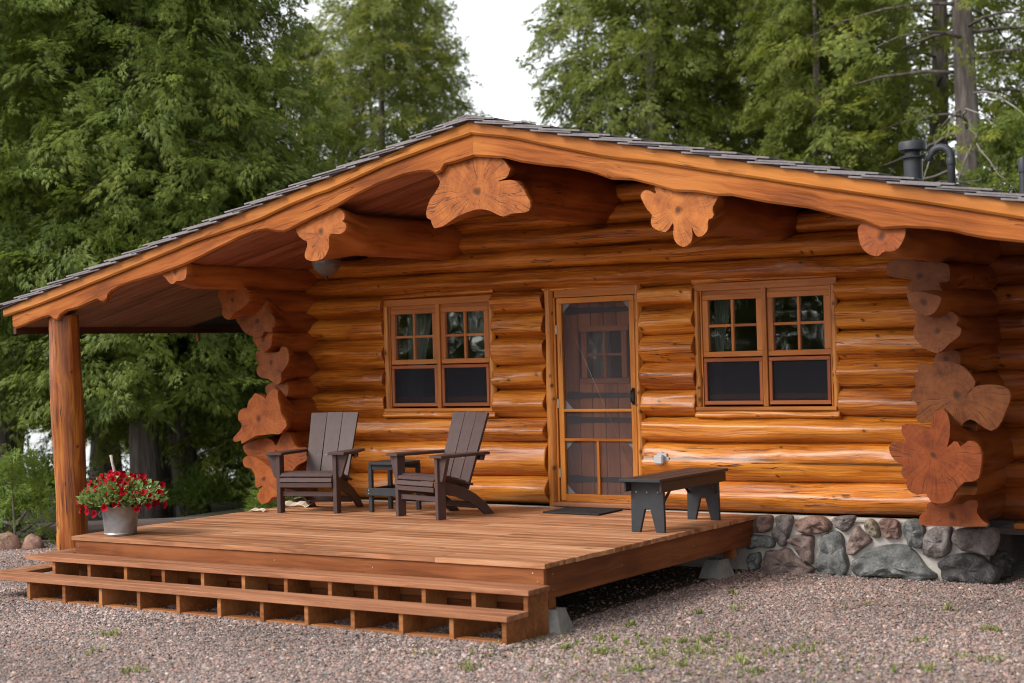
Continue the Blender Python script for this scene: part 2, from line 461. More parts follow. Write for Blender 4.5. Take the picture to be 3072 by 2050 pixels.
def leaf_mat(name, stops, trans=.45, tcol=(.34, .40, .06)):
    m, nt, b = new_mat(name)
    out = nt.nodes['Material Output']
    at = nd(nt, 'Attribute', attribute_name='tint').outputs['Fac']
    rnd = nd(nt, 'ObjectInfo').outputs['Random']
    f = math_(nt, 'ADD', at, math_(nt, 'MULTIPLY_ADD', rnd, .2, -.1), clamp=True)
    col = ramp(nt, f, stops)
    nt.links.new(col, b.inputs['Base Color'])
    b.inputs['Roughness'].default_value = .55
    b.inputs['Specular IOR Level'].default_value = .3
    tl = nd(nt, 'BsdfTranslucent', {0: mixc(nt, .6, col, tcol)})
    mx = nd(nt, 'MixShader', {0: trans, 1: b.outputs[0], 2: tl.outputs[0]})
    nt.links.new(mx.outputs[0], out.inputs[0])
    return m
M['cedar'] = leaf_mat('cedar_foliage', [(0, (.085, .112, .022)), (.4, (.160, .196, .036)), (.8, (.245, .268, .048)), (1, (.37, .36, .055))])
M['lowcedar'] = leaf_mat('greener_cedar_foliage', [(0, (.075, .112, .022)), (.45, (.145, .196, .036)), (.85, (.225, .268, .050)), (1, (.33, .35, .058))], tcol=(.32, .40, .06))  # lower, nearer cedars: a little less red than the foliage above
M['shrub'] = leaf_mat('shrub_foliage', [(0, (.06, .11, .02)), (.5, (.14, .22, .04)), (1, (.26, .35, .06))])
M['potleaf'] = leaf_mat('petunia_leaf', [(0, (.10, .17, .045)), (.5, (.22, .32, .10)), (1, (.40, .47, .20))], trans=.2)
M['weed'] = leaf_mat('weed_leaf', [(0, (.12, .17, .04)), (.5, (.24, .29, .075)), (1, (.40, .38, .17))], trans=.25)

def petal_mat():
    m, nt, b = new_mat('red_petal')
    v = nd(nt, 'TexCoord').outputs['Object']
    r = nd(nt, 'VectorMath', {0: v}, operation='LENGTH').outputs['Value']
    col = ramp(nt, math_(nt, 'MULTIPLY', r, 28), [(0, (.03, .001, .003)), (.35, (.24, .002, .008)), (1, (.48, .003, .015))])
    rnd = nd(nt, 'ObjectInfo').outputs['Random']
    col = mixc(nt, math_(nt, 'MULTIPLY', rnd, .5), col, (.16, .001, .012))
    nt.links.new(col, b.inputs['Base Color'])
    b.inputs['Roughness'].default_value = .7
    b.inputs['Specular IOR Level'].default_value = .08
    return m
M['petal'] = petal_mat()

def gravel_mat():
    m, nt, b = new_mat('gravel_ground')
    v = nd(nt, 'TexCoord').outputs['Object']
    vo = nd(nt, 'TexVoronoi', {'Vector': v, 'Scale': 62.0})
    c = nd(nt, 'SeparateColor', {0: vo.outputs['Color']})
    peb = ramp(nt, c.outputs[0], [(0, (.11, .10, .10)), (.25, (.22, .165, .15)), (.5, (.31, .23, .20)), (.75, (.28, .26, .25)), (1, (.46, .38, .34))])
    edge = sstep(nt, vo.outputs['Distance'], .35, .8, 1, .45)
    peb = mixc(nt, 1.0, peb, nd(nt, 'CombineColor', {0: edge, 1: edge, 2: edge}).outputs[0], 'MULTIPLY')
    fl = noise(nt, v, 6, 6, .7)
    floor = ramp(nt, fl, [(.3, (.025, .022, .014)), (.55, (.06, .048, .03)), (.75, (.07, .085, .03))])
    s = nd(nt, 'SeparateXYZ', {0: v})
    wob = noise(nt, v, .5, 4)
    edge_y = math_(nt, 'ADD', s.outputs[1], math_(nt, 'MULTIPLY', math_(nt, 'SUBTRACT', wob, .5), 2.0))
    edge_x = math_(nt, 'ADD', s.outputs[0], math_(nt, 'MULTIPLY', math_(nt, 'SUBTRACT', wob, .5), 2.0))
    near = sstep(nt, edge_y, -1.3, -.6, 1, 0)
    right = sstep(nt, edge_x, 2.5, 3.2)
    near = math_(nt, 'MAXIMUM', near, math_(nt, 'MULTIPLY', right, sstep(nt, edge_y, 5, 7, 1, 0)))
    left = sstep(nt, edge_x, -9.5, -8.5)
    near = math_(nt, 'MULTIPLY', near, left)
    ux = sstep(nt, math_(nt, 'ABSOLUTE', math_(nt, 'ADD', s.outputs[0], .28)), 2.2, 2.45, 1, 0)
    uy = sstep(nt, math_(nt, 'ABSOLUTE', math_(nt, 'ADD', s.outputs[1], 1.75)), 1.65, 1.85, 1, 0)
    soil = math_(nt, 'MULTIPLY', ux, uy)          # mask: shade under the deck, painted as dark ground colour
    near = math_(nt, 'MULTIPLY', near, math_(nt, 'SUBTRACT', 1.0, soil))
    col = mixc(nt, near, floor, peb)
    nt.links.new(col, b.inputs['Base Color'])
    b.inputs['Roughness'].default_value = .85
    h = math_(nt, 'ADD', math_(nt, 'MULTIPLY', edge, .8), math_(nt, 'MULTIPLY', fl, .5))
    bp = nd(nt, 'Bump', {'Height': h, 'Strength': .9, 'Distance': .012})
    nt.links.new(bp.outputs[0], b.inputs['Normal'])
    return m
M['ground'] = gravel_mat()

def pebble_mat():
    m, nt, b = new_mat('pebble')
    at = nd(nt, 'Attribute', attribute_name='tone').outputs['Color']
    nt.links.new(at, b.inputs['Base Color'])
    b.inputs['Roughness'].default_value = .75
    return m
M['pebble'] = pebble_mat()

def water_mat():
    m, nt, b = new_mat('lake_water')
    v = nd(nt, 'TexCoord').outputs['Object']
    n = noise(nt, vmul(nt, v, (.6, 1.6, 1)), 1.0, 5, .6)
    b.inputs['Base Color'].default_value = (.10, .13, .15, 1)
    b.inputs['Roughness'].default_value = .12
    bp = nd(nt, 'Bump', {'Height': n, 'Strength': .25, 'Distance': .1})
    nt.links.new(bp.outputs[0], b.inputs['Normal'])
    return m
M['water'] = water_mat()

# ================================================================ SETTING
GZ = -0.5
def make_ground():
    xs = [-400, -150, -60] + list(np.arange(-30, 30.1, 1.0)) + [60, 150, 400]
    ys = [-300, -120, -50] + list(np.arange(-25, 40.1, 1.0)) + [80, 200, 500]
    rng = random.Random(3)
    def dip(x, y):
        t = min(1, max(0, (-6.6 - x) / 3.0)); t = t * t * (3 - 2 * t)
        return -.5 * t * min(1, max(0, (y + 4) / 4)) if x > -60 else -.5
    V = [(x, y, dip(x, y) + (0.0 if (-10 < x < 12 and -12 < y < 8) else rng.uniform(-.06, .05))) for y in ys for x in xs]
    n = len(xs)
    F = [(j * n + i, j * n + i + 1, (j + 1) * n + i + 1, (j + 1) * n + i) for j in range(len(ys) - 1) for i in range(n - 1)]
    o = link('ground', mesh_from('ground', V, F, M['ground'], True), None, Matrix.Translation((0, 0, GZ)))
    tag(o, 'gravel yard giving way to dark forest floor', None, None, 'structure')
make_ground()

def make_lake():
    V = [(-300, 9, 0), (-14.5, 9.5, 0), (-13.0, 13, 0), (-14.5, 19, 0), (-20, 30, 0), (-30, 60, 0), (-60, 300, 0), (-300, 300, 0)]
    o = link('water', mesh_from('water', V, [tuple(range(len(V)))], M['water']), None, Matrix.Translation((0, 0, GZ - .42)))
    tag(o, 'pale lake glinting between the trunks beyond the deck', None, None, 'structure')
make_lake()

# ================================================================ LOG CABIN
cabin = thing('log_cabin', (0.5, 0, GZ), 'varnished log cabin with broad gable roof and burl log ends above stone foundation', 'cabin')

def lump(rng, n=5, amp=1.0):
    w = [(rng.uniform(.6, 3.2), rng.choice((1, 1, 2, 2, 3)), rng.uniform(0, 6.28), rng.uniform(0, 6.28)) for _ in range(n)]
    return lambda u, a: amp * sum(math.sin(f * u * 2 + p) * math.cos(k * a + q) for f, k, p, q in w) / n

def log_mesh(L, ry0, rz0, ry1, rz1, dz, mats, rng, seg=24, step=.08, amp=.022, cap_round=.025, knots=0.0, check=None):
    """round log along local +X; (ry,rz) half depth/height at both ends, centre shifting by dz along the way.
    knots: how many per metre stand out of the surface; check: angle of one long drying crack"""
    n = max(4, int(L / step))
    f1 = lump(rng, 6, amp * .6)
    sd = rng.uniform(0, 99)
    r = (ry0 + rz0) / 2
    KN = [(rng.uniform(.03, L), rng.uniform(0, 6.283), rng.uniform(.016, .028), rng.uniform(.005, .015)) for _ in range(int(L * knots + rng.random()))]
    V, F, UV, FM, SM, KV = [], [], [], [], [], []
    us = [0, min(.012, L * .05)] + [L * i / n for i in range(1, n)] + [L - min(.012, L * .05), L]
    for i, u in enumerate(us):
        t = u / L
        ry, rz = ry0 + (ry1 - ry0) * t, rz0 + (rz1 - rz0) * t
        sh = 1 - (cap_round if i in (0, len(us) - 1) else 0)
        near = [k for k in KN if abs(k[0] - u) < .14]
        kc = None
        if check is not None: kc = check + .10 * math.sin(u * 1.3 + sd) + .05 * math.sin(u * 4.1)
        for k in range(seg):
            a = 2 * math.pi * k / seg
            e = f1(u, a) + amp * .16 * math.sin(7 * a + sd + .6 * math.sin(u * 1.1 + sd)) + amp * .9 * mnoise.noise(Vector((u * 1.1 + sd, math.cos(a) * 1.3, math.sin(a) * 1.3)))
            kv = 0.0
            for (ku, ka, kr, kh) in near:
                da = (a - ka + math.pi) % (2 * math.pi) - math.pi
                d2 = (u - ku) ** 2 + (da * r) ** 2
                e += kh * math.exp(-d2 / .0032) - kh * .5 * math.exp(-d2 / (kr * kr * .6))
                kv = max(kv, math.exp(-d2 / (kr * kr)))
            if kc is not None:
                w = abs(a - kc) * r / .018
                if w < 1.6: kv = max(kv, .9 * math.exp(-w * w)); e -= .012 * math.exp(-w * w)
            KV.append(kv)
            V.append((u, (ry * sh + e) * math.cos(a), dz * t + (rz * sh + e * .55) * math.sin(a)))
    for i in range(len(us) - 1):
        for k in range(seg):
            k2 = (k + 1) % seg
            F.append((i * seg + k, (i + 1) * seg + k, (i + 1) * seg + k2, i * seg + k2))
            va, vb = 2 * math.pi * k / seg * r, 2 * math.pi * (k + 1) / seg * r
            UV.append([(us[i], va), (us[i + 1], va), (us[i + 1], vb), (us[i], vb)])
            FM.append(0); SM.append(True)
    for i, fl in ((0, False), (len(us) - 1, True)):
        f = [i * seg + k for k in range(seg)]
        if fl: f = f[::-1]
        F.append(tuple(f)); FM.append(1 if len(mats) > 1 else 0); SM.append(False)
        UV.append([(V[j][1], V[j][2]) for j in f])
    me = mesh_from('log', V, F, mats, SM, UV, FM)
    at = me.attributes.new('knot', 'FLOAT', 'POINT'); at.data.foreach_set('value', KV)
    return me

BL = [0.0, .27, .62, .87, 1.15, 1.385, 1.70, 1.93, 2.15, 2.37, 2.56, 2.75, 2.93, 3.12, 3.30]
BR = [0.0, .285, .63, .86, 1.11, 1.375, 1.61, 1.87, 2.06, 2.28, 2.48, 2.68, 2.88, 3.08, 3.28]
XL, XR = -3.45, 4.35
XEND = 4.12
RX, RZ, SL = 0.51, 3.483, 0.2235          # ridge line and roof slope
WIN = [(-2.13, -0.735), (1.515, 2.915)]
DOOR = (-0.15, 0.955)
lrng = random.Random(11)
def bnd(i, x):
    t = (x - XL) / (XR - XL)
    return BL[i] + (BR[i] - BL[i]) * t

def wall_log(x0, x1, i, zlo=None, zhi=None, ry=.235, yc=.14):
    lo0, lo1 = (bnd(i, x0), bnd(i, x1)) if zlo is None else (zlo, zlo)
    hi0, hi1 = (bnd(i + 1, x0), bnd(i + 1, x1)) if zhi is None else (zhi, zhi)
    c0, c1 = (lo0 + hi0) / 2, (lo1 + hi1) / 2
    k = 1.12
    j = lrng.uniform(-.02, .02)
    me = log_mesh(x1 - x0, ry, (hi0 - lo0) / 2 * k, ry + j * .5, (hi1 - lo1) / 2 * k, c1 - c0, [M['log'], M['dark_log']], lrng, seg=40, step=.032, amp=.036, knots=7.0, check=3.05 if (i == 1 and x0 > 0) else None)
    link('wall_log', me, cabin, Matrix.Translation((x0, yc + j * .6, c0)))

for i in range(len(BL) - 1):
    lo = bnd(i, .5)
    if i < 3:
        wall_log(XL, DOOR[0] + .02, i); wall_log(DOOR[1] - .01, XEND, i)
    elif i < 8:
        wall_log(XL, WIN[0][0] + .005, i); wall_log(WIN[0][1] - .005, DOOR[0] + .02, i)
        wall_log(DOOR[1] - .01, WIN[1][0] + .005, i); wall_log(WIN[1][1] - .005, XEND, i)
    else:
        top = bnd(i + 1, .5)
        half = (RZ - .13 - top) / SL
        if half < .35: continue
        wall_log(max(XL, RX - half), min(XEND, RX + half), i)
for (a, b) in WIN:                                    # the slice of log left standing under each window, and the one over it
    wall_log(a - .01, b + .01, 3, .845, .945, ry=.17, yc=.10)
    wall_log(a - .01, b + .01, 8, 2.085, 2.16, ry=.16, yc=.12)
wall_log(DOOR[0], DOOR[1], 8, 2.085, 2.16, ry=.16, yc=.12)

# ---- log ends with burl faces
BURL = {
'ridge':(-2.04,[(0.50,3.22),(0.63,3.21),(0.78,3.15),(0.81,3.11),(0.85,3.07),(0.84,3.03),(0.81,2.99),(0.70,2.965),(0.83,2.97),(0.91,2.95),(0.98,2.88),(1.02,2.81),(1.05,2.76),(1.04,2.70),(0.99,2.68),(0.85,2.68),(0.77,2.66),(0.71,2.68),(0.63,2.72),(0.54,2.74),(0.47,2.74),(0.37,2.72),(0.27,2.69),(0.19,2.65),(0.12,2.62),(0.03,2.61),(0.01,2.63),(0.00,2.68),(-0.05,2.71),(-0.05,2.77),(-0.01,2.86),(0.04,2.91),(0.09,2.97),(0.11,3.01),(0.08,3.06),(0.06,3.11),(0.15,3.19),(0.37,3.23)]),
'purlL':(-2.04,[(-1.07,2.88),(-1.01,2.85),(-0.97,2.81),(-0.97,2.76),(-1.00,2.75),(-0.96,2.72),(-0.95,2.68),(-0.99,2.64),(-1.06,2.63),(-1.13,2.64),(-1.16,2.60),(-1.16,2.52),(-1.19,2.46),(-1.23,2.42),(-1.31,2.40),(-1.38,2.40),(-1.44,2.42),(-1.46,2.45),(-1.45,2.49),(-1.43,2.53),(-1.42,2.58),(-1.44,2.59),(-1.51,2.63),(-1.55,2.68),(-1.55,2.73),(-1.50,2.79),(-1.35,2.85),(-1.20,2.89)]),
'outL':(-2.04,[(-3.32,2.40),(-3.32,2.37),(-3.27,2.34),(-3.24,2.31),(-3.20,2.28),(-3.15,2.28),(-3.12,2.30),(-3.06,2.30),(-3.01,2.31),(-2.98,2.35),(-2.98,2.47),(-3.08,2.47),(-3.25,2.44)]),
'purlR':(-2.04,[(2.09,2.74),(2.11,2.77),(2.15,2.78),(2.20,2.76),(2.24,2.74),(2.22,2.79),(2.25,2.83),(2.40,2.79),(2.59,2.75),(2.77,2.71),(2.78,2.68),(2.77,2.65),(2.73,2.59),(2.74,2.56),(2.74,2.52),(2.69,2.50),(2.69,2.45),(2.67,2.40),(2.61,2.37),(2.57,2.40),(2.545,2.46),(2.55,2.38),(2.53,2.33),(2.47,2.30),(2.41,2.33),(2.38,2.39),(2.385,2.50),(2.34,2.45),(2.31,2.43),(2.26,2.44),(2.20,2.47),(2.18,2.50),(2.18,2.54),(2.19,2.58),(2.15,2.62),(2.12,2.67)]),
'outR':(-2.04,[(3.91,2.33),(3.92,2.37),(3.96,2.39),(4.09,2.40),(4.28,2.37),(4.28,2.32),(4.27,2.27),(4.23,2.20),(4.18,2.17),(4.11,2.17),(4.06,2.14),(3.99,2.16),(3.94,2.21),(3.92,2.27)]),
'L1':(-1.12,[(-3.42,2.29),(-3.45,2.21),(-3.44,2.15),(-3.40,2.07),(-3.40,1.99),(-3.37,1.95),(-3.31,1.93),(-3.27,1.95),(-3.24,1.99),(-3.15,2.03),(-3.07,2.07),(-3.02,2.12),(-3.02,2.19),(-3.06,2.25),(-3.14,2.28),(-3.25,2.29),(-3.33,2.29)]),
'L2':(-0.84,[(-3.46,1.96),(-3.47,1.93),(-3.44,1.89),(-3.41,1.86),(-3.38,1.82),(-3.32,1.78),(-3.24,1.75),(-3.15,1.74),(-3.10,1.76),(-3.08,1.80),(-3.03,1.79),(-2.96,1.79),(-2.96,1.83),(-2.92,1.86),(-2.92,1.93),(-2.96,1.97),(-2.99,2.02),(-3.02,2.06),(-3.02,2.11),(-3.07,2.13),(-3.11,2.10),(-3.12,2.06),(-3.15,2.02),(-3.25,2.02),(-3.35,2.01)]),
'L3':(-0.78,[(-3.29,1.75),(-3.29,1.71),(-3.25,1.66),(-3.21,1.61),(-3.16,1.59),(-3.10,1.60),(-3.04,1.65),(-3.03,1.72),(-3.02,1.79),(-3.10,1.82),(-3.21,1.80)]),
'L4':(-0.7,[(-3.32,1.60),(-3.33,1.52),(-3.30,1.45),(-3.33,1.41),(-3.31,1.34),(-3.24,1.31),(-3.17,1.30),(-3.11,1.27),(-3.06,1.24),(-3.01,1.25),(-2.98,1.30),(-2.98,1.36),(-2.92,1.42),(-2.87,1.49),(-2.87,1.57),(-2.90,1.63),(-2.95,1.64),(-2.98,1.63),(-3.00,1.59),(-3.10,1.58),(-3.20,1.59)]),
'L5':(-0.6,[(-3.29,1.23),(-3.29,1.15),(-3.21,1.10),(-3.08,1.10),(-3.01,1.11),(-2.98,1.16),(-2.98,1.23),(-3.02,1.27),(-3.16,1.27)]),
'L6':(-0.84,[(-3.05,1.16),(-2.98,1.20),(-2.91,1.19),(-2.91,1.11),(-2.88,1.02),(-2.87,0.94),(-2.81,0.87),(-2.80,0.81),(-2.85,0.77),(-2.90,0.73),(-3.00,0.73),(-3.11,0.72),(-3.23,0.71),(-3.30,0.68),(-3.40,0.64),(-3.44,0.62),(-3.45,0.66),(-3.53,0.64),(-3.57,0.67),(-3.53,0.71),(-3.46,0.77),(-3.43,0.83),(-3.48,0.88),(-3.47,0.96),(-3.41,1.00),(-3.35,1.00),(-3.33,1.07),(-3.26,1.13),(-3.24,1.16),(-3.13,1.13),(-3.08,1.10)]),
'L7':(-0.7,[(-3.56,0.58),(-3.50,0.62),(-3.37,0.66),(-3.22,0.68),(-3.12,0.65),(-3.08,0.60),(-2.99,0.73),(-2.91,0.74),(-2.85,0.67),(-2.79,0.59),(-2.67,0.58),(-2.64,0.52),(-2.67,0.45),(-2.80,0.39),(-2.92,0.28),(-3.03,0.29),(-3.17,0.38),(-3.31,0.46),(-3.42,0.49),(-3.50,0.50)]),
'L8':(-0.8,[(-3.47,0.45),(-3.43,0.49),(-3.35,0.50),(-3.22,0.46),(-3.10,0.39),(-3.00,0.33),(-2.92,0.29),(-2.88,0.23),(-2.90,0.09),(-3.05,0.07),(-3.11,0.02),(-3.20,-0.01),(-3.24,0.01),(-3.28,0.06),(-3.25,0.12),(-3.19,0.19),(-3.28,0.16),(-3.30,0.22),(-3.30,0.29),(-3.35,0.36),(-3.44,0.38),(-3.46,0.41)]),
'R1':(-0.75,[(3.64,2.09),(3.66,2.16),(3.73,2.18),(3.82,2.18),(3.93,2.15),(4.04,2.15),(4.15,2.12),(4.17,2.07),(4.16,1.98),(4.08,1.97),(4.11,1.89),(4.08,1.86),(4.01,1.88),(3.94,1.91),(3.88,1.90),(3.82,1.93),(3.82,1.97),(3.86,2.01),(3.72,2.03),(3.66,2.05)]),
'R2':(-0.95,[(3.89,1.90),(3.89,1.84),(3.92,1.77),(3.97,1.73),(4.04,1.71),(4.10,1.73),(4.14,1.78),(4.16,1.85),(4.08,1.88),(4.01,1.90)]),
'R3':(-0.75,[(3.88,1.72),(3.87,1.64),(3.85,1.59),(3.86,1.54),(3.91,1.48),(3.96,1.44),(4.04,1.41),(4.09,1.43),(4.16,1.49),(4.23,1.54),(4.25,1.60),(4.21,1.63),(4.23,1.68),(4.19,1.73),(4.12,1.75),(4.05,1.71),(3.97,1.72)]),
'R4':(-0.4,[(3.90,1.31),(3.91,1.38),(3.95,1.42),(4.09,1.42),(4.12,1.38),(4.11,1.31),(4.01,1.29)]),
'R5':(-0.62,[(3.83,1.32),(3.87,1.33),(3.95,1.31),(3.97,1.34),(4.10,1.34),(4.19,1.31),(4.26,1.25),(4.31,1.17),(4.30,1.14),(4.22,1.05),(4.29,1.13),(4.40,1.15),(4.51,1.14),(4.57,1.11),(4.59,1.06),(4.57,0.99),(4.50,0.84),(4.43,0.78),(4.36,0.81),(4.27,0.87),(4.21,0.85),(4.15,0.79),(4.08,0.83),(4.01,0.86),(3.93,0.85),(3.84,0.84),(3.81,0.88),(3.82,0.95),(3.81,1.01),(3.77,1.04),(3.76,1.08),(3.81,1.14),(3.80,1.23),(3.84,1.26)]),
'R6':(-0.86,[(3.66,0.66),(3.67,0.69),(3.73,0.71),(3.78,0.70),(3.81,0.71),(3.77,0.78),(3.78,0.84),(3.86,0.85),(3.93,0.82),(4.00,0.79),(4.02,0.87),(4.06,0.95),(4.11,0.97),(4.15,0.94),(4.17,0.87),(4.17,0.79),(4.16,0.72),(4.14,0.66),(4.21,0.72),(4.24,0.69),(4.26,0.67),(4.32,0.72),(4.39,0.69),(4.42,0.62),(4.41,0.51),(4.38,0.41),(4.29,0.39),(4.26,0.38),(4.19,0.30),(4.16,0.24),(4.07,0.21),(3.99,0.23),(3.96,0.29),(3.87,0.28),(3.80,0.33),(3.80,0.41),(3.76,0.42),(3.76,0.48),(3.78,0.51),(3.72,0.54),(3.67,0.60)]),
'R7':(-0.62,[(3.82,0.09),(3.87,0.14),(3.88,0.18),(3.91,0.20),(3.99,0.17),(4.16,0.19),(4.21,0.22),(4.28,0.23),(4.30,0.19),(4.29,0.13),(4.33,0.07),(4.35,0.02),(3.86,0.01),(3.81,0.05)]),
}

def smooth_outline(pts, n=72):
    """closed Catmull-Rom through the points, resampled evenly"""
    P = [Vector((x, 0, z)) for x, z in pts]
    Q = []
    m = len(P)
    for i in range(m):
        p0, p1, p2, p3 = P[i - 1], P[i], P[(i + 1) % m], P[(i + 2) % m]
        for s in range(6):
            t = s / 6
            Q.append(.5 * ((2 * p1) + (p2 - p0) * t + (2 * p0 - 5 * p1 + 4 * p2 - p3) * t * t + (3 * p1 - p0 - 3 * p2 + p3) * t ** 3))
    d = [0]
    for i in range(len(Q)): d.append(d[-1] + (Q[(i + 1) % len(Q)] - Q[i]).length)
    out, k = [], 0
    for j in range(n):
        s = d[-1] * j / n
        while d[k + 1] < s: k += 1
        t = (s - d[k]) / max(1e-6, d[k + 1] - d[k])
        out.append(Q[k].lerp(Q[(k + 1) % len(Q)], t))
    return out

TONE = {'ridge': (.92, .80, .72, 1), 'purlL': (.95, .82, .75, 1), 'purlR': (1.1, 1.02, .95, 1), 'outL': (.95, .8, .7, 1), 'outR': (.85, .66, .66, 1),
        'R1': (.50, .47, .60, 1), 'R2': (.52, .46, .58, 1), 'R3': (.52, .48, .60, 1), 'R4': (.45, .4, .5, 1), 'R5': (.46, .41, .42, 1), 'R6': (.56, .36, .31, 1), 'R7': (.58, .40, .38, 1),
        'L1': (.75, .6, .5, 1), 'L2': (.62, .55, .62, 1), 'L3': (.75, .6, .6, 1), 'L4': (.68, .58, .62, 1), 'L5': (.6, .5, .5, 1), 'L6': (.78, .60, .52, 1), 'L7': (.68, .5, .44, 1), 'L8': (.8, .62, .52, 1)}     # colour of each cut face, roof shade over the right stack painted in
def burl_log(key, name, cx, cz, r, yb, mat, flare=.42):
    yf, pts = BURL[key]
    O = smooth_outline(pts)
    n = len(O)
    if sum(O[i].x * O[(i + 1) % n].z - O[(i + 1) % n].x * O[i].z for i in range(n)) < 0: O.reverse()
    fc = sum(O, Vector()) / n
    a0 = math.atan2(O[0].z - fc.z, O[0].x - fc.x)
    rings = []
    for s, y in ((0, yf), (.0, yf + .018), (.06, yf + .07), (.35, yf + flare * .4), (.75, yf + flare * .75), (1, yf + flare), (1, (yf + flare + yb) / 2), (1, yb)):
        ring = []
        for k, p in enumerate(O):
            # blend towards the angle each outline point has, kept in order round the log
            a = a0 + 2 * math.pi * k / n
            c = Vector((cx + r * math.cos(a), 0, cz + r * math.sin(a) * 1.02))
            q = p.lerp(c, s)
            if y == yf: q = q + (fc - q) * .012
            ring.append(Vector((q.x - fc.x, y - yf, q.z - fc.z)))
        rings.append(ring)
    V = [v for rg in rings for v in rg]
    F, UV, FM, SM = [], [], [], []
    for i in range(len(rings) - 1):
        for k in range(n):
            k2 = (k + 1) % n
            F.append((i * n + k, i * n + k2, (i + 1) * n + k2, (i + 1) * n + k))
            va, vb = k / n * 6.28 * r, (k + 1) / n * 6.28 * r
            UV.append([(rings[i][0].y, va), (rings[i][0].y, vb), (rings[i + 1][0].y, vb), (rings[i + 1][0].y, va)])
            FM.append(0); SM.append(i > 0)
    F.append(tuple(range(n))[::-1]); UV.append([(0, 0)] * n); FM.append(1); SM.append(False)
    me = mesh_from('burl', V, F, [mat, M['end']], SM, UV, FM)
    bm = bmesh.new(); bm.from_mesh(me)
    bmesh.ops.recalc_face_normals(bm, faces=bm.faces[:])
    bmesh.ops.triangulate(bm, faces=[f for f in bm.faces if len(f.verts) > 4])
    bm.to_mesh(me); bm.free()
    o = link(name, me, cabin, Matrix.Translation((fc.x, yf, fc.z)))
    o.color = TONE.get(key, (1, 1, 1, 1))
    return o

burl_log('ridge', 'ridge_log', .52, 2.97, .25, .25, M['dark_log'], .5)
burl_log('purlL', 'purlin_log', -1.27, 2.66, .19, .25, M['dark_log'], .55)
burl_log('purlR', 'purlin_log', 2.40, 2.63, .19, .25, M['dark_log'], .55)
burl_log('outL', 'purlin_log', -3.18, 2.37, .135, .6, M['dark_log'], .3)
burl_log('outR', 'purlin_log', 4.09, 2.29, .15, 1.3, M['dark_log'], .3)
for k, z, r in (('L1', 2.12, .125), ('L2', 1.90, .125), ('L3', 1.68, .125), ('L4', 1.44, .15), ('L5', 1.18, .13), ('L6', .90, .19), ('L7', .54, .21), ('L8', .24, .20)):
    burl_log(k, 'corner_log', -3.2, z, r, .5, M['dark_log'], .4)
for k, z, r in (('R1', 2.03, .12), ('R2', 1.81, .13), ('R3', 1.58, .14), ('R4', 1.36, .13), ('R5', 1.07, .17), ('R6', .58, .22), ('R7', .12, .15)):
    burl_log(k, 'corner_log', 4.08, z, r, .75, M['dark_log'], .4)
for z, yf in ((.84, -.32), (.34, -.35)):
    me = log_mesh(1.05, .15, .15, .15, .15, 0, [M['dark_log'], M['end']], lrng)
    link('corner_log', me, cabin, frame_matrix((4.08, yf, z), (0, 1, 0), (0, 0, 1)))

# ---- wing wall set back beyond the corner
zb = [-.03, .25, .50, .77, 1.0, 1.27, 1.52, 1.75, 2.0, 2.25, 2.5]
for i in range(len(zb) - 1):
    me = log_mesh(4.2, .19, (zb[i + 1] - zb[i]) / 2 * 1.1, .2, (zb[i + 1] - zb[i]) / 2 * 1.1, lrng.uniform(-.02, .02), [M['dark_log'], M['dark_log']], lrng, seg=36, step=.04, amp=.036, knots=6)  # darker wood than the front wall stands in for the wing's shade
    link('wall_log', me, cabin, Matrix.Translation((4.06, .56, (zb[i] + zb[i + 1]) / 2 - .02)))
board('sill_board', (4.31, .40, -.075), (8.1, .40, -.075), .22, .05, (0, 0, 1), M['sash'], cabin)

# ---- roof
YF, YBK = -2.10, 6.5
XE = {-1: -5.60, 1: 6.85}
def rz(x, off=0.0): return RZ - SL * abs(x - RX) + off
def roof_profile(o_top, o_bot, inset=0.0):
    l, r = XE[-1] + inset, XE[1] - inset
    return [(l, rz(l, o_top)), (RX, rz(RX, o_top)), (r, rz(r, o_top)), (r, rz(r, o_bot)), (RX, rz(RX, o_bot)), (l, rz(l, o_bot))]
roof = link('roof', prism_mesh(roof_profile(-.004, -.185, .03), 'y', -2.035, YBK, M['underlay']), cabin)

JUN_L = [(-5.60,2.035),(-5.2,2.11),(-4.98,2.153),(-4.30,2.307),(-3.5,2.49),(-2.73,2.670),(-2.31,2.741),(-1.91,2.817),(-1.52,2.927),(-1.24,2.992),(-1.09,3.016),(-0.78,3.097),(-0.47,3.182),(-0.19,3.240),(.15,3.31),(RX,3.375)]
BOT_L = [(-5.50,1.920),(-5.46,1.907),(-5.25,1.952),(-5.03,2.007),(-4.92,2.018),(-4.85,1.977),(-4.80,1.973),(-4.76,2.020),(-4.66,2.063),(-4.48,2.087),(-4.30,2.133),(-4.19,2.159),(-4.14,2.134),(-4.09,2.128),(-4.05,2.161),(-4.04,2.198),(-3.99,2.233),(-3.86,2.280),(-3.69,2.317),(-3.44,2.356),(-3.27,2.385),(-2.95,2.45),(-2.73,2.512),(-2.61,2.550),(-2.42,2.606),(-2.22,2.668),(-2.01,2.714),(-1.86,2.718),(-1.74,2.693),(-1.66,2.684),(-1.59,2.701),(-1.45,2.749),(-1.30,2.796),(-1.06,2.864),(-0.87,2.935),(-0.69,2.991),(-0.51,3.040),(-0.25,3.094),(-0.07,3.109),(0.04,3.103),(0.11,3.075),(0.16,3.093),(0.20,3.144),(0.33,3.159),(RX,3.19)]
JUN_R = [(RX,3.380),(0.95,3.298),(1.33,3.191),(1.80,3.067),(1.98,3.027),(2.31,2.969),(2.62,2.897),(2.73,2.871),(3.22,2.765),(3.43,2.714),(3.98,2.593),(4.46,2.492),(5.15,2.332),(5.8,2.19),(6.4,2.05),(6.85,1.955)]
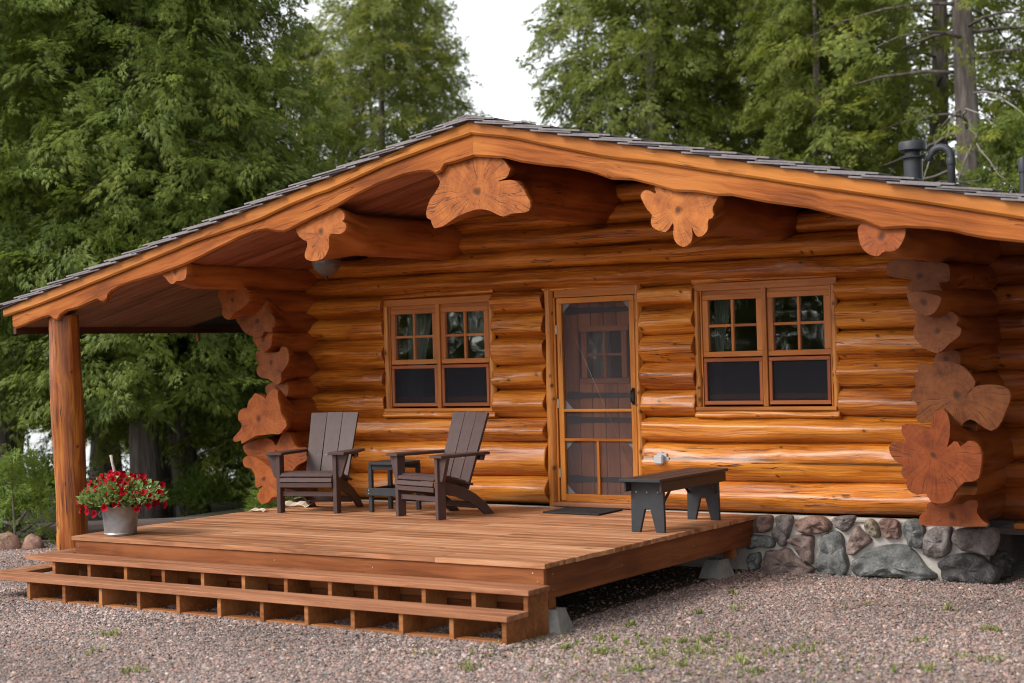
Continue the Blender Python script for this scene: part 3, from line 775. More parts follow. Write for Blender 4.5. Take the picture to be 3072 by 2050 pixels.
BOT_R = [(RX,3.193),(0.83,3.148),(1.00,3.097),(1.25,3.045),(1.46,3.010),(1.66,2.958),(1.86,2.883),(2.05,2.861),(2.24,2.806),(2.43,2.741),(2.62,2.720),(2.80,2.678),(2.92,2.669),(3.22,2.592),(3.55,2.526),(3.78,2.454),(3.98,2.397),(4.07,2.352),(4.12,2.332),(4.30,2.331),(4.46,2.313),(4.64,2.280),(4.74,2.248),(4.88,2.213),(5.14,2.171),(5.6,2.04),(6.2,1.93),(6.75,1.80)]
def live_board(name, bottom, top, y0, y1, mat, slope_sign):
    """board with a wavy natural lower edge: front face, bevelled edge and back; local X runs along the slope"""
    a = math.atan(SL) * slope_sign
    org = Vector((bottom[0][0], y0, bottom[0][1]))
    R = Matrix.Rotation(-a, 4, 'Y')          # world -> local
    def loc(p, y): return R @ (Vector((p[0], y, p[1])) - org)
    def dens(P):
        out = []
        for i in range(len(P) - 1):
            p1, p2 = Vector(P[i]), Vector(P[i + 1])
            m = max(1, int((p2 - p1).length / .09))
            out += [p1.lerp(p2, k / m) for k in range(m)]
        return out + [Vector(P[-1])]
    bt = dens(bottom)
    def top_at(x):
        for i in range(len(top) - 1):
            (xa, za), (xb, zb_) = top[i], top[i + 1]
            if xa <= x <= xb: return za + (zb_ - za) * (x - xa) / max(1e-6, xb - xa)
        return top[0][1] if x < top[0][0] else top[-1][1]
    V, F = [], []
    n = len(bt)
    for p in bt:
        zt = top_at(p[0])
        V += [loc((p[0], zt), y0), loc((p[0], p[1] + .018), y0), loc((p[0], p[1]), y0 + .016), loc((p[0], p[1] + .004), y1), loc((p[0], zt), y1)]
    for i in range(n - 1):
        for k in range(5):
            k2 = (k + 1) % 5
            F.append((i * 5 + k, i * 5 + k2, (i + 1) * 5 + k2, (i + 1) * 5 + k))
    F.append((0, 4, 3, 2, 1)); F.append(tuple((n - 1) * 5 + k for k in range(5)))
    me = mesh_from('live_board', V, F, mat)
    bm = bmesh.new(); bm.from_mesh(me); bmesh.ops.recalc_face_normals(bm, faces=bm.faces[:]); bm.to_mesh(me); bm.free()
    return link(name, me, roof, Matrix.Translation(org) @ R.inverted())
up = lambda P, d: [(x, z + d) for x, z in P]
live_board('barge_board', BOT_L, up(JUN_L, .03), -2.095, -2.04, M['barge'], -1)
live_board('barge_board', BOT_R, up(JUN_R, .03), -2.094, -2.04, M['barge'], 1)
topL = [(XE[-1], rz(XE[-1])), (RX, RZ)]
topR = [(RX, RZ), (XE[1], rz(XE[1]))]
live_board('fascia_board', JUN_L, topL, -2.135, -2.097, M['fascia'], -1)
live_board('fascia_board', JUN_R, topR, -2.134, -2.097, M['fascia'], 1)

for s in (-1, 1):                                     # ceiling planks under the overhang, running down the slope
    x1 = XE[s] + .06 * -s
    for k in range(17):
        y = -2.03 + .075 + k * .1515
        dz = random.uniform(-.0015, .0015)
        p0, p1 = (RX + .002 * s, y, rz(RX, -.198 + dz)), (x1, y, rz(x1, -.198 + dz))
        board('ceiling_plank', p0, p1, .147, .022, (SL * s * 1.0, 0, 1), M['ceiling'], roof, .003)
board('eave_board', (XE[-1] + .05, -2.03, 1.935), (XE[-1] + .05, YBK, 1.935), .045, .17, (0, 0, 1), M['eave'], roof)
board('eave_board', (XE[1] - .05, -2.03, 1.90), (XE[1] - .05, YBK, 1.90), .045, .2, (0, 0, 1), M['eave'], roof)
link('wood_peg', lathe([(.02, 0), (.02, .09)], 8, M['dark_log']), roof, Matrix.Translation((-5.50, .65, 1.76)))

# shingles: the gable-edge column of each course one by one, the field behind joined
def shingle_frame(s, dist, y, lift):
    d = Vector((s, 0, -SL)).normalized(); n = Vector((SL * s, 0, 1)).normalized()
    tilt = (d - n * -.055).normalized()
    p = Vector((RX, y, RZ)) + d * dist + n * lift
    return p, -(d + n * .085).normalized(), n
field_V, field_F = [], []
def add_box(V, F, M4, L, w, t):
    b = len(V)
    for x in (0, L):
        for y in (-w / 2, w / 2):
            for z in (-t / 2, t / 2): V.append(M4 @ Vector((x, y, z)))
    F += [(b, b + 1, b + 3, b + 2), (b + 4, b + 6, b + 7, b + 5), (b, b + 4, b + 5, b + 1), (b + 2, b + 3, b + 7, b + 6), (b, b + 2, b + 6, b + 4), (b + 1, b + 5, b + 7, b + 3)]
srng = random.Random(5)
for s in (-1, 1):
    total = abs(XE[s] - RX) * math.sqrt(1 + SL * SL) + .05
    ncourse = int(total / .285)
    for i in range(ncourse + 1):
        dist = total - i * .285
        if dist < .12: break
        for lay, (dd, lift) in enumerate(((0.0, .058), (-.07 - srng.uniform(0, .03), .036))):
            w = srng.uniform(.2, .3)
            y = -2.185 + w / 2 + srng.uniform(-.012, .012)
            p, xd, n = shingle_frame(s, dist + dd + srng.uniform(-.012, .012), y, lift)
            link('shingle', box_mesh(min(.40, dist + dd + .02), round(w, 2), .015, M['shingle_edge'], .002), roof, frame_matrix(p, xd, n))
        y = -1.9
        while y < YBK:
            w = srng.uniform(.16, .34)
            p, xd, n = shingle_frame(s, dist + srng.uniform(-.012, .012), y + w / 2, .036)
            add_box(field_V, field_F, frame_matrix(p, xd, n), min(.36, dist), w - .006, .016)
            y += w
for s in (-1, 1):
    x1 = XE[s] + .02 * s
    board('drip_edge', (RX, -2.09, rz(RX, .008)), (x1, -2.09, rz(x1, .008)), .15, .012, (SL * s, 0, 1), M['underlay'], roof, .001)
fld = link('shingle_field', mesh_from('shingle_field', field_V, field_F, M['shingle']), roof)
fld['kind'] = 'stuff'
y = -2.18
while y < YBK:
    for s in (-1, 1):
        n = Vector((SL * s, 0, 1)).normalized(); d = Vector((s, 0, -SL)).normalized()
        p = Vector((RX - .002 * s, y + .13, RZ + .055))
        if y < 1.5: link('ridge_cap', box_mesh(.16, .26, .014, M['shingle'], .002), roof, frame_matrix(p, d, n))
    y += .21

# ---- post under the front corner of the eave
def post_mesh():
    rng = random.Random(4)
    me = log_mesh(2.55, .165, .165, .16, .16, 0, [M['post'], M['end']], rng, seg=40, step=.035, amp=.02, knots=5, check=4.3)
    return me
link('post', post_mesh(), cabin, frame_matrix((-4.89, -1.88, GZ - .02), (-.026, 0, 1), (1, 0, 0)))

# ---- foundation
fnd_pts = [(-3.42, -.19), (4.21, -.19), (4.21, .0), (-3.42, .0)]
foundation = link('foundation', prism_mesh(fnd_pts, 'z', GZ - .1, -.055, M['mortar'], .02), cabin)
cap = prism_mesh([(-3.40, -.10), (4.20, -.10), (4.20, .0), (-3.40, .0)], 'z', -.056, -.01, M['mortar'], .015)
link('mortar_bed', cap, foundation)
link('dark_backing', prism_mesh([(4.305, 2.6), (8.5, 2.6), (8.5, 2.9), (4.305, 2.9)], 'z', GZ - .1, -.21, M['timber']), foundation)  # dark closure added so the gap under the wing stays black
STONES = [
[(2.10,-0.02),(2.23,0.00),(2.32,-0.00),(2.33,-0.05),(2.31,-0.13),(2.23,-0.16),(2.13,-0.16),(2.10,-0.14)],
[(2.37,-0.01),(2.46,0.01),(2.52,-0.00),(2.52,-0.07),(2.49,-0.16),(2.45,-0.26),(2.41,-0.27),(2.35,-0.23),(2.34,-0.16),(2.36,-0.08)],
[(2.56,-0.05),(2.62,-0.01),(2.73,0.01),(2.82,0.00),(2.88,-0.05),(2.88,-0.10),(2.83,-0.13),(2.72,-0.15),(2.62,-0.14),(2.56,-0.11)],
[(2.91,0.00),(3.00,0.02),(3.10,0.02),(3.09,-0.03),(3.05,-0.09),(3.01,-0.12),(2.97,-0.11),(2.92,-0.06)],
[(2.09,-0.19),(2.18,-0.18),(2.31,-0.19),(2.35,-0.26),(2.31,-0.29),(2.20,-0.28),(2.09,-0.31)],
[(2.48,-0.20),(2.56,-0.16),(2.67,-0.16),(2.72,-0.18),(2.71,-0.29),(2.70,-0.41),(2.65,-0.40),(2.57,-0.35),(2.53,-0.28),(2.48,-0.23)],
[(2.80,-0.16),(2.86,-0.12),(2.94,-0.12),(2.99,-0.17),(3.00,-0.27),(3.03,-0.38),(3.02,-0.45),(2.97,-0.50),(2.82,-0.50),(2.73,-0.48),(2.74,-0.37),(2.77,-0.27)],
[(2.23,-0.34),(2.33,-0.31),(2.47,-0.28),(2.54,-0.35),(2.66,-0.42),(2.72,-0.45),(2.67,-0.50),(2.55,-0.52),(2.37,-0.52),(2.22,-0.51)],
[(2.09,-0.36),(2.15,-0.34),(2.20,-0.34),(2.20,-0.46),(2.15,-0.49),(2.09,-0.48)],
[(3.04,-0.18),(3.09,-0.09),(3.13,-0.06),(3.16,-0.10),(3.25,-0.18),(3.20,-0.23),(3.12,-0.29),(3.07,-0.32),(3.02,-0.29)],
[(3.18,-0.04),(3.22,0.00),(3.27,-0.01),(3.31,-0.07),(3.32,-0.15),(3.27,-0.16),(3.20,-0.11)],
[(3.32,-0.01),(3.39,0.01),(3.48,-0.01),(3.50,-0.07),(3.50,-0.15),(3.42,-0.16),(3.35,-0.15),(3.33,-0.08)],
[(3.53,-0.04),(3.57,0.01),(3.67,0.01),(3.71,-0.04),(3.72,-0.14),(3.69,-0.23),(3.63,-0.23),(3.56,-0.19),(3.52,-0.12)],
[(3.71,-0.11),(3.77,-0.06),(3.84,-0.03),(3.94,-0.03),(3.94,-0.12),(3.93,-0.24),(3.87,-0.30),(3.78,-0.31),(3.69,-0.28),(3.70,-0.20)],
[(3.06,-0.39),(3.12,-0.33),(3.23,-0.25),(3.36,-0.22),(3.51,-0.20),(3.61,-0.24),(3.68,-0.32),(3.74,-0.40),(3.83,-0.46),(3.75,-0.50),(3.58,-0.51),(3.45,-0.47),(3.24,-0.48),(3.10,-0.49),(3.06,-0.44)],
[(3.96,-0.09),(4.01,-0.05),(4.19,-0.04),(4.31,-0.04),(4.34,-0.12),(4.31,-0.21),(4.27,-0.27),(4.16,-0.25),(4.03,-0.23),(3.95,-0.16)],
[(3.82,-0.34),(3.92,-0.28),(4.07,-0.25),(4.19,-0.27),(4.27,-0.34),(4.34,-0.39),(4.31,-0.48),(4.22,-0.52),(4.09,-0.52),(4.00,-0.50),(3.88,-0.48),(3.84,-0.41)],
[(3.11,-0.50),(3.14,-0.46),(3.24,-0.46),(3.22,-0.51),(3.16,-0.53)],
]

SKIN = ['red', 'mauve', 'red', 'mauve', 'grey', 'pink', 'grey', 'pink', 'grey', 'pink', 'tan', 'red', 'grey', 'mauve', 'grey', 'mauve', 'dark', 'tan']
def stone_mesh(pts, mat, seed, depth=.10):
    rng = random.Random(seed)
    O = smooth_outline(pts, 36)
    c = sum(O, Vector()) / len(O)
    V, F = [], []
    lev = ((1.0, .03), (1.0, -.25), (.985, -.55), (.95, -.76), (.88, -.9), (.76, -.98), (.6, -1.02), (.42, -1.03), (.2, -1.03))
    n = len(O)
    for s, h in lev:
        for k, p in enumerate(O):
            q = c + (p - c) * s
            nz = mnoise.fractal(Vector((q.x * 12 + seed * 3.1, q.z * 12, seed)), .7, 2.1, 5)
            ridge = abs(mnoise.noise(Vector((q.x * 5 + seed, q.z * 5, seed * 1.7))))
            e = (nz * .55 - ridge * .6 + .12) * (depth if s < .99 else depth * .35)
            q = c + (p - c) * (s + .035 * nz)
            V.append((q.x - c.x, h * depth - e, q.z - c.z))
    V.append((0, -1.03 * depth, 0))
    for i in range(len(lev) - 1):
        for k in range(n):
            k2 = (k + 1) % n
            F.append((i * n + k, (i + 1) * n + k, (i + 1) * n + k2, i * n + k2))
    t = len(V) - 1
    for k in range(n): F.append(((len(lev) - 1) * n + k, t, (len(lev) - 1) * n + (k + 1) % n))
    me = mesh_from('stone', V, F, mat, True)
    bm = bmesh.new(); bm.from_mesh(me); bmesh.ops.recalc_face_normals(bm, faces=bm.faces[:]); bm.to_mesh(me); bm.free()
    return me, c
for i, pts in enumerate(STONES):
    big = max(p[0] for p in pts) - min(p[0] for p in pts)
    cxm = sum(p[0] for p in pts) / len(pts); czm = sum(p[1] for p in pts) / len(pts)
    pts = [(cxm + (x - cxm) * .99, czm + (z - czm) * .99) for x, z in pts]
    me, c = stone_mesh(pts, STONE[SKIN[i]], 30 + i, .07 + .06 * min(1, big))
    link('stone', me, foundation, Matrix.Translation((c.x, -.185, c.z)))
rr = random.Random(8)
link('dark_backing', prism_mesh([(-3.40, .003), (4.10, .003), (4.10, 5.5), (-3.40, 5.5)], 'z', GZ - .1, -.16, M['timber']), foundation)  # dark box instead of a stone return, for the deep shade there
link('floor_slab', prism_mesh([(4.16, .36), (8.2, .36), (8.2, 5.5), (4.16, 5.5)], 'z', -.155, -.102, M['timber']), foundation)
for i in range(1):                                    # a stone of the return at the corner, coloured dark for its deep shade
    z0 = GZ + .02 + (i % 2) * .24; y0 = -.10
    pts = [(y0 + x * rr.uniform(.9, 1.1), z0 + z * rr.uniform(.9, 1.1)) for x, z in ((.03, .02), (.2, .0), (.36, .03), (.38, .14), (.3, .21), (.12, .22), (.02, .14))]
    me, c = stone_mesh(pts, STONE['dark'], 60 + i, .09)
    link('stone', me, foundation, Matrix.Translation((4.21, c.x, c.z)) @ Matrix.Rotation(math.pi / 2, 4, 'Z'))
for x, z, w, h in ((-3.0, -.2, .34, .24), (-3.32, -.3, .3, .3)):
    pts = [(x, z), (x + w * .5, z - .03), (x + w, z), (x + w, z + h * .8), (x + w * .6, z + h), (x + .04, z + h * .9)]
    me, c = stone_mesh(pts, STONE['tan'], 77, .12)
    link('stone', me, foundation, Matrix.Translation((c.x, -.185, c.z)))

# ---- the dim room behind the windows
room = prism_mesh([(-2.95, .36), (3.85, .36), (3.85, 5.2), (-2.95, 5.2)], 'z', 0.0, 2.7, M['room'])
bm = bmesh.new(); bm.from_mesh(room)
bmesh.ops.delete(bm, geom=[f for f in bm.faces if abs(f.calc_center_median().y - .36) < .01], context='FACES')
bmesh.ops.reverse_faces(bm, faces=bm.faces[:]); bm.to_mesh(room); bm.free()
link('room_shell', room, cabin)

def curtain(x0, x1, z0, z1, y, parent, waves=5, tie=0.0):
    V, F = [], []
    nx, nz = 36, 6
    for j in range(nz + 1):
        t = j / nz
        for i in range(nx + 1):
            s = i / nx
            x = x0 + (x1 - x0) * s * (1 - tie * math.sin(t * 1.57))
            V.append((x, y + .02 * math.sin(s * waves * 6.283), z1 + (z0 - z1) * t))
    for j in range(nz):
        for i in range(nx):
            F.append((j * (nx + 1) + i, j * (nx + 1) + i + 1, (j + 1) * (nx + 1) + i + 1, (j + 1) * (nx + 1) + i))
    return link('curtain', mesh_from('curtain', V, F, M['curtain'], True), parent)

# ---- windows
def window(x0, x1, curt):
    z0, z1 = .93, 2.035
    w = board('window', (x0 - .002, -.004, z1 + .026), (x1 + .002, -.004, z1 + .026), .068, .05, (0, -1, 0), M['sash'], cabin)   # head casing
    zc = (z0 + z1) / 2
    for x in (x0 + .027, x1 - .027):
        me = log_mesh(z1 - z0 + .02, .03, .035, .03, .035, 0, [M['fascia_uv'], M['end']], lrng, seg=18, step=.025, amp=.008, knots=4)
        link('casing', me, w, frame_matrix((x, -.012, z0 - .02), (0, 0, 1), (0, -1, 0)))
    board('sill', (x0 + .01, -.02, z0 + .012), (x1 - .01, -.02, z0 + .012), .11, .035, (0, 0, 1), M['trim'], w)
    a, b = x0 + .058, x1 - .058
    mid = (a + b) / 2
    board('mullion', (mid, .005, z0 + .03), (mid, .005, z1), .05, .07, (0, -1, 0), M['trim'], w)
    board('jamb', (a + .008, .05, z0 + .03), (a + .008, .05, z1), .016, .14, (0, -1, 0), M['sash'], w, .002)
    board('jamb', (b - .008, .05, z0 + .03), (b - .008, .05, z1), .016, .14, (0, -1, 0), M['sash'], w, .002)
    board('head_jamb', (a, .03, z1 - .02), (b, .03, z1 - .02), .06, .06, (0, -1, 0), M['sash'], w)
    for n, (ua, ub) in enumerate(((a + .016, mid - .025), (mid + .025, b - .016))):
        # upper sash with four panes
        st = .058
        us = board('sash', (ua, .012, z1 - .07), (ub, .012, z1 - .07), .05, .045, (0, -1, 0), M['sash'], w)        # top rail carries the sash
        zt, zb_ = z1 - .095, 1.415
        board('sash_rail', (ua, .012, zb_ + .025), (ub, .012, zb_ + .025), .05, .045, (0, -1, 0), M['sash'], w)
        for x in (ua + st / 2, ub - st / 2):
            board('sash_stile', (x, .0125, zb_ + .05), (x, .0125, zt), st, .044, (0, -1, 0), M['sash'], w)
        gx0, gx1, gz0, gz1 = ua + st, ub - st, zb_ + .05, zt
        mx, mz = (gx0 + gx1) / 2, (gz0 + gz1) / 2
        board('muntin', (mx, .011, gz0), (mx, .011, gz1), .026, .03, (0, -1, 0), M['sash'], w, .003)
        for qa, qb in ((gx0, mx - .013), (mx + .013, gx1)):
            board('muntin', (qa, .0115, mz), (qb, .0115, mz), .026, .029, (0, -1, 0), M['sash'], w, .003)
            for za, zz in ((gz0, mz - .013), (mz + .013, gz1)):
                link('pane', prism_mesh([(qa - .004, za - .004), (qb + .004, za - .004), (qb + .004, zz + .004), (qa - .004, zz + .004)], 'y', .022, .026, M['glass']), w)
        # lower sash: screen in a red-brown frame, glass behind
        lz0, lz1 = z0 + .045, 1.405
        for z in (lz1 - .018, lz0 + .02):
            board('screen_frame', (ua + .006, -.004, z), (ub - .006, -.004, z), .036, .03, (0, -1, 0), M['lowsash'], w)
        for x in (ua + .022, ub - .022):
            board('screen_frame', (x, -.0045, lz0 + .038), (x, -.0045, lz1 - .036), .032, .029, (0, -1, 0), M['lowsash'], w)
        link('screen', prism_mesh([(ua + .03, lz0 + .03), (ub - .03, lz0 + .03), (ub - .03, lz1 - .03), (ua + .03, lz1 - .03)], 'y', .002, .004, M['winscreen']), w)
        link('pane', prism_mesh([(ua + .03, lz0 + .03), (ub - .03, lz0 + .03), (ub - .03, lz1 - .03), (ua + .03, lz1 - .03)], 'y', .045, .049, M['glass']), w)
        board('sash_rail', (ua + .01, .06, lz0 + .075), (ub - .01, .06, lz0 + .075), .05, .03, (0, -1, 0), M['lowsash'], w)
    for (ca, cb, tie) in curt:
        curtain(ca, cb, 1.0, 1.98, .30, w, 6, tie)
    return w
window(-2.13, -.735, ((-2.07, -1.72, .45),))
window(1.515, 2.915, ((1.56, 1.74, .7),))

# ---- door: plank door behind a screen door
dr = board('door', (0.0, .15, .055), (0.0, .15, 2.0), .02, .03, (0, -1, 0), M['door'], cabin)
xs = [0.01 + .145 * k for k in range(7)]
for k in range(6):
    xa, xb = xs[k] + .003, xs[k + 1] - .003
    if xb < .22 or xa > .66:
        board('plank', ((xa + xb) / 2, .15, .06), ((xa + xb) / 2, .15, 1.99), xb - xa, .035, (0, -1, 0), M['door'], dr)
    else:
        board('plank', ((xa + xb) / 2, .15, .06), ((xa + xb) / 2, .15, 1.20), xb - xa, .035, (0, -1, 0), M['door'], dr)
        board('plank', ((xa + xb) / 2, .15, 1.73), ((xa + xb) / 2, .15, 1.99), xb - xa, .035, (0, -1, 0), M['door'], dr)
for z in (1.21, 1.72):
    board('window_casing', (.17, .128, z), (.73, .128, z), .055, .02, (0, -1, 0), M['door'], dr)
for x in (.225, .675):
    board('window_casing', (x, .1285, 1.24), (x, .1285, 1.69), .06, .019, (0, -1, 0), M['door'], dr)
board('muntin', (.45, .14, 1.24), (.45, .14, 1.69), .025, .03, (0, -1, 0), M['door'], dr)
for xa, xb in ((.255, .4375), (.4625, .645)):
    board('muntin', (xa, .1405, 1.465), (xb, .1405, 1.465), .025, .029, (0, -1, 0), M['door'], dr)
    for za, zz in ((1.24, 1.452), (1.478, 1.69)):
        link('pane', prism_mesh([(xa, za), (xb, za), (xb, zz), (xa, zz)], 'y', .150, .154, M['glass']), dr)
curtain(.27, .47, 1.2, 1.75, .22, dr, 3)
for z in (1.90, 1.07, .83, .25):
    pts = [(.02, z - .035), (.10, z - .04), (.2, z - .028), (.74, z - .022), (.765, z), (.74, z + .022), (.2, z + .028), (.10, z + .04), (.02, z + .035)]
    link('strap_hinge', prism_mesh(pts, 'y', .122, .131, M['iron'], .002), dr)
link('door_latch', prism_mesh([(.78, .86), (.83, .86), (.83, 1.02), (.78, 1.02)], 'y', .10, .131, M['iron'], .004), dr)

sd_ = board('screen_door', (0.012, -.012, 2.0), (.878, -.012, 2.0), .055, .035, (0, -1, 0), M['fascia'], cabin)
for x in (.04, .85):
    board('stile', (x, -.0125, .05), (x, -.0125, 1.972), .056, .034, (0, -1, 0), M['fascia'], sd_)
board('rail', (.068, -.013, .08), (.822, -.013, .08), .075, .033, (0, -1, 0), M['fascia'], sd_)
for z in (.93, .645):
    board('rail', (.068, -.013, z), (.822, -.013, z), .028, .03, (0, -1, 0), M['fascia'], sd_)
board('rail', (.44, -.0135, .118), (.44, -.0135, .631), .03, .029, (0, -1, 0), M['fascia'], sd_)
link('screen', prism_mesh([(.06, .11), (.83, .11), (.83, 1.98), (.06, 1.98)], 'y', .0015, .003, M['screen']), sd_)
for (cx, cz, sx, sz) in ((.068, 1.972, 1, -1), (.822, 1.972, -1, -1), (.068, .945, 1, 1), (.068, .63, 1, -1), (.822, .63, -1, -1), (.068, .118, 1, 1)):
    pts = [(cx, cz), (cx + .085 * sx, cz), (cx, cz + .085 * sz)]
    link('corner_brace', prism_mesh(pts, 'y', .005, .012, M['boxgrey']), sd_)
link('spring_wire', tube([(.09, -.005, 1.88), (.80, -.02, .38)], .0012, M['zinc'], 5), sd_)
h = link('handle', prism_mesh([(.838, .985), (.868, .985), (.868, 1.145), (.838, 1.145)], 'y', -.05, -.031, M['iron'], .006), sd_)
link('handle_grip', tube([(.853, -.04, 1.0), (.853, -.085, 1.02), (.853, -.085, 1.11), (.853, -.04, 1.13)], .009, M['iron'], 8), h)
for z in (1.72, 1.0, .32):
    board('hinge', (.006, -.032, z - .045), (.006, -.032, z + .045), .02, .008, (0, -1, 0), M['brass'], sd_, .001)
# door casing: a slab with knots on the hinge side, a thin one on the other
me = log_mesh(2.14, .055, .07, .05, .065, 0, [M['fascia_uv'], M['end']], random.Random(21), seg=30, step=.02, amp=.016, knots=9)
link('door_casing', me, cabin, frame_matrix((-.075, .0, -.02), (0, 0, 1), (0, -1, 0)))
me = log_mesh(2.14, .028, .07, .026, .066, 0, [M['fascia_uv'], M['end']], random.Random(22), seg=24, step=.02, amp=.01, knots=7)
link('door_casing', me, cabin, frame_matrix((.925, .0, -.02), (0, 0, 1), (0, -1, 0)))
board('door_casing', (-.005, -.005, 2.075), (.90, -.005, 2.075), .085, .06, (0, -1, 0), M['sash'], cabin)
for x in (-.015, .893):
    board('door_jamb', (x, .07, .0), (x, .07, 2.035), .02, .2, (0, -1, 0), M['sash'], cabin, .002)
board('threshold', (-.02, -.02, .022), (.90, -.02, .022), .2, .04, (0, 0, 1), M['tread'], cabin)

# ================================================================ DECK
DX0, DX1, DY0, DY1 = -2.77, 2.18, -3.74, -.215
deck = thing('deck', (0, -2, GZ), 'reddish brown wooden deck with two broad steps in front of the cabin', 'deck')
drng = random.Random(15)
y = DY0
while y < DY1 - .05:
    w = min(.1395, DY1 - y)
    e0, e1 = DX0 + drng.uniform(-.004, .004), DX1 + drng.uniform(-.006, .006)
    cut = drng.choice((-1.55, -.33, .29, .9, None, 1.2))
    segs = [(e0, e1)] if cut is None else [(e0, cut - .0015), (cut + .0015, e1)]
    for a, b in segs:
        board('plank', (a, y + w / 2, -.018 + drng.uniform(-.001, .001)), (b, y + w / 2, -.018 + drng.uniform(-.001, .001)), w - .0022, .036, (0, 0, 1), M['deck'], deck, .0018)
    y += .1395 + .0035 / 2
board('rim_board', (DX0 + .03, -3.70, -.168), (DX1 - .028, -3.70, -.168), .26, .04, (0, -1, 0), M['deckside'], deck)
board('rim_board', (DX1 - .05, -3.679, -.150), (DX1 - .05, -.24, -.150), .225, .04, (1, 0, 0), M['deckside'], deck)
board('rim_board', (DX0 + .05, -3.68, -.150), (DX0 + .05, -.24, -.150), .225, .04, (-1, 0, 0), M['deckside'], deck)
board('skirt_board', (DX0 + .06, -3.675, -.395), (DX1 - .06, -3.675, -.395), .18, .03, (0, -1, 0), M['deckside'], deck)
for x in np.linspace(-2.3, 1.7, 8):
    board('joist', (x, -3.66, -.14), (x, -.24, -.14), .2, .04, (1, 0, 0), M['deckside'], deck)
for x, y in ((2.10, -3.60), (2.10, -.62), (-2.68, -.6)):
    board('leg', (x, y, GZ + .16), (x, y, -.262), .09, .09, (0, -1, 0), M['deckside'], deck)
SX = np.linspace(-2.715, 2.165, 12)
sp = [(-3.722, -.187), (-3.985, -.187), (-3.985, -.327), (-4.262, -.327), (-4.262, GZ - .03), (-3.722, GZ - .03)]
sm = prism_mesh(sp, 'x', -.019, .019, M['stringer'], .002)
for x in SX:
    link('stringer', sm, deck, Matrix.Translation((float(x), 0, 0)))
sm2 = prism_mesh([(-2.765, -.187), (-3.005, -.187), (-3.005, -.327), (-3.27, -.327), (-3.27, GZ - .03), (-2.765, GZ - .03)], 'y', -.019, .019, M['stringer'], .002)
for y in np.linspace(-3.35, -.45, 7):
    link('stringer', sm2, deck, Matrix.Translation((0, float(y), 0)))
def tread(k, ya, yb, zt, name='tread'):
    """front board from ya to yb (ya nearer the deck) with a mitred corner, and its return down the left side"""
    la, lb = DX0 - (DY0 - ya) * 1.0, DX0 - (DY0 - yb) * 1.0
    la, lb = DX0 + (ya - DY0), DX0 + (yb - DY0)
    r = DX1 + .03 + drng.uniform(-.004, .004)
    link(name, prism_mesh([(la + .003, ya), (r, ya), (r, yb), (lb + .003, yb)], 'z', zt - .038, zt, M['tread'], .003), deck)
    link(name, prism_mesh([(la - .001, ya), (lb - .001, yb), (lb, -.35), (la, -.35)], 'z', zt - .038, zt - .001, M['tread'], .003), deck)
tread(1, -3.745, -3.878, -.15); tread(1, -3.883, -4.018, -.15)
tread(2, -4.022, -4.155, -.29); tread(2, -4.16, -4.295, -.29)
board('ground_board', (-2.72, -4.20, GZ + .012), (2.16, -4.20, GZ + .012), .09, .03, (0, 0, 1), M['stringer'], deck)
sc = lathe([(.0045, 0), (.0055, .002), (.003, .0035)], 8, M['brass'])
for x, y, z, ax in ((2.06, -3.7215, -.075, 'y'), (2.10, -3.7215, -.135, 'y'), (-2.69, -3.7215, -.09, 'y'), (-.4, -3.7215, -.1, 'y'), (.6, -3.7215, -.11, 'y'),
                    (2.1505, -3.6, -.09, 'x'), (2.1505, -3.6, -.2, 'x'), (2.1505, -2.6, -.15, 'x'), (2.1505, -1.4, -.14, 'x'), (2.1505, -.5, -.1, 'x')):
    link('screw', sc, deck, frame_matrix((x, y, z), (0, 0, 1), (0, -1, 0) if ax == 'y' else (1, 0, 0)))

# ---- concrete pier blocks
def pier(x, y, label, rot):
    b, t, h_ = .145, .085, .185
    V = [(-b, -b, 0), (b, -b, 0), (b, b, 0), (-b, b, 0), (-t, -t, h_), (t, -t, h_), (t, t, h_), (-t, t, h_), (-t * .5, -t * .55, h_), (t * .5, -t * .55, h_), (t * .5, t * .55, h_), (-t * .5, t * .55, h_),
         (-t * .5, -t * .55, h_ - .03), (t * .5, -t * .55, h_ - .03), (t * .5, t * .55, h_ - .03), (-t * .5, t * .55, h_ - .03)]
    F = [(0, 3, 2, 1), (0, 1, 5, 4), (1, 2, 6, 5), (2, 3, 7, 6), (3, 0, 4, 7)]
    for k in range(4):
        k2 = (k + 1) % 4
        F += [(4 + k, 4 + k2, 8 + k2, 8 + k), (8 + k, 8 + k2, 12 + k2, 12 + k)]
    F.append((12, 13, 14, 15))
    o = link('pier_block', mesh_from('pier_block', V, F, M['concrete']), None, Matrix.Translation((x, y, GZ - .005)) @ Matrix.Rotation(rot, 4, 'Z'))
    o.scale = (.82, .82, .9)
    tag(o, label, 'pier block', 'concrete blocks under the deck')
pier(2.14, -3.60, 'grey concrete pier block beside the end of the front steps', .12)
pier(2.02, -.72, 'pale concrete pier block under the deck next to the stone foundation', -.1)

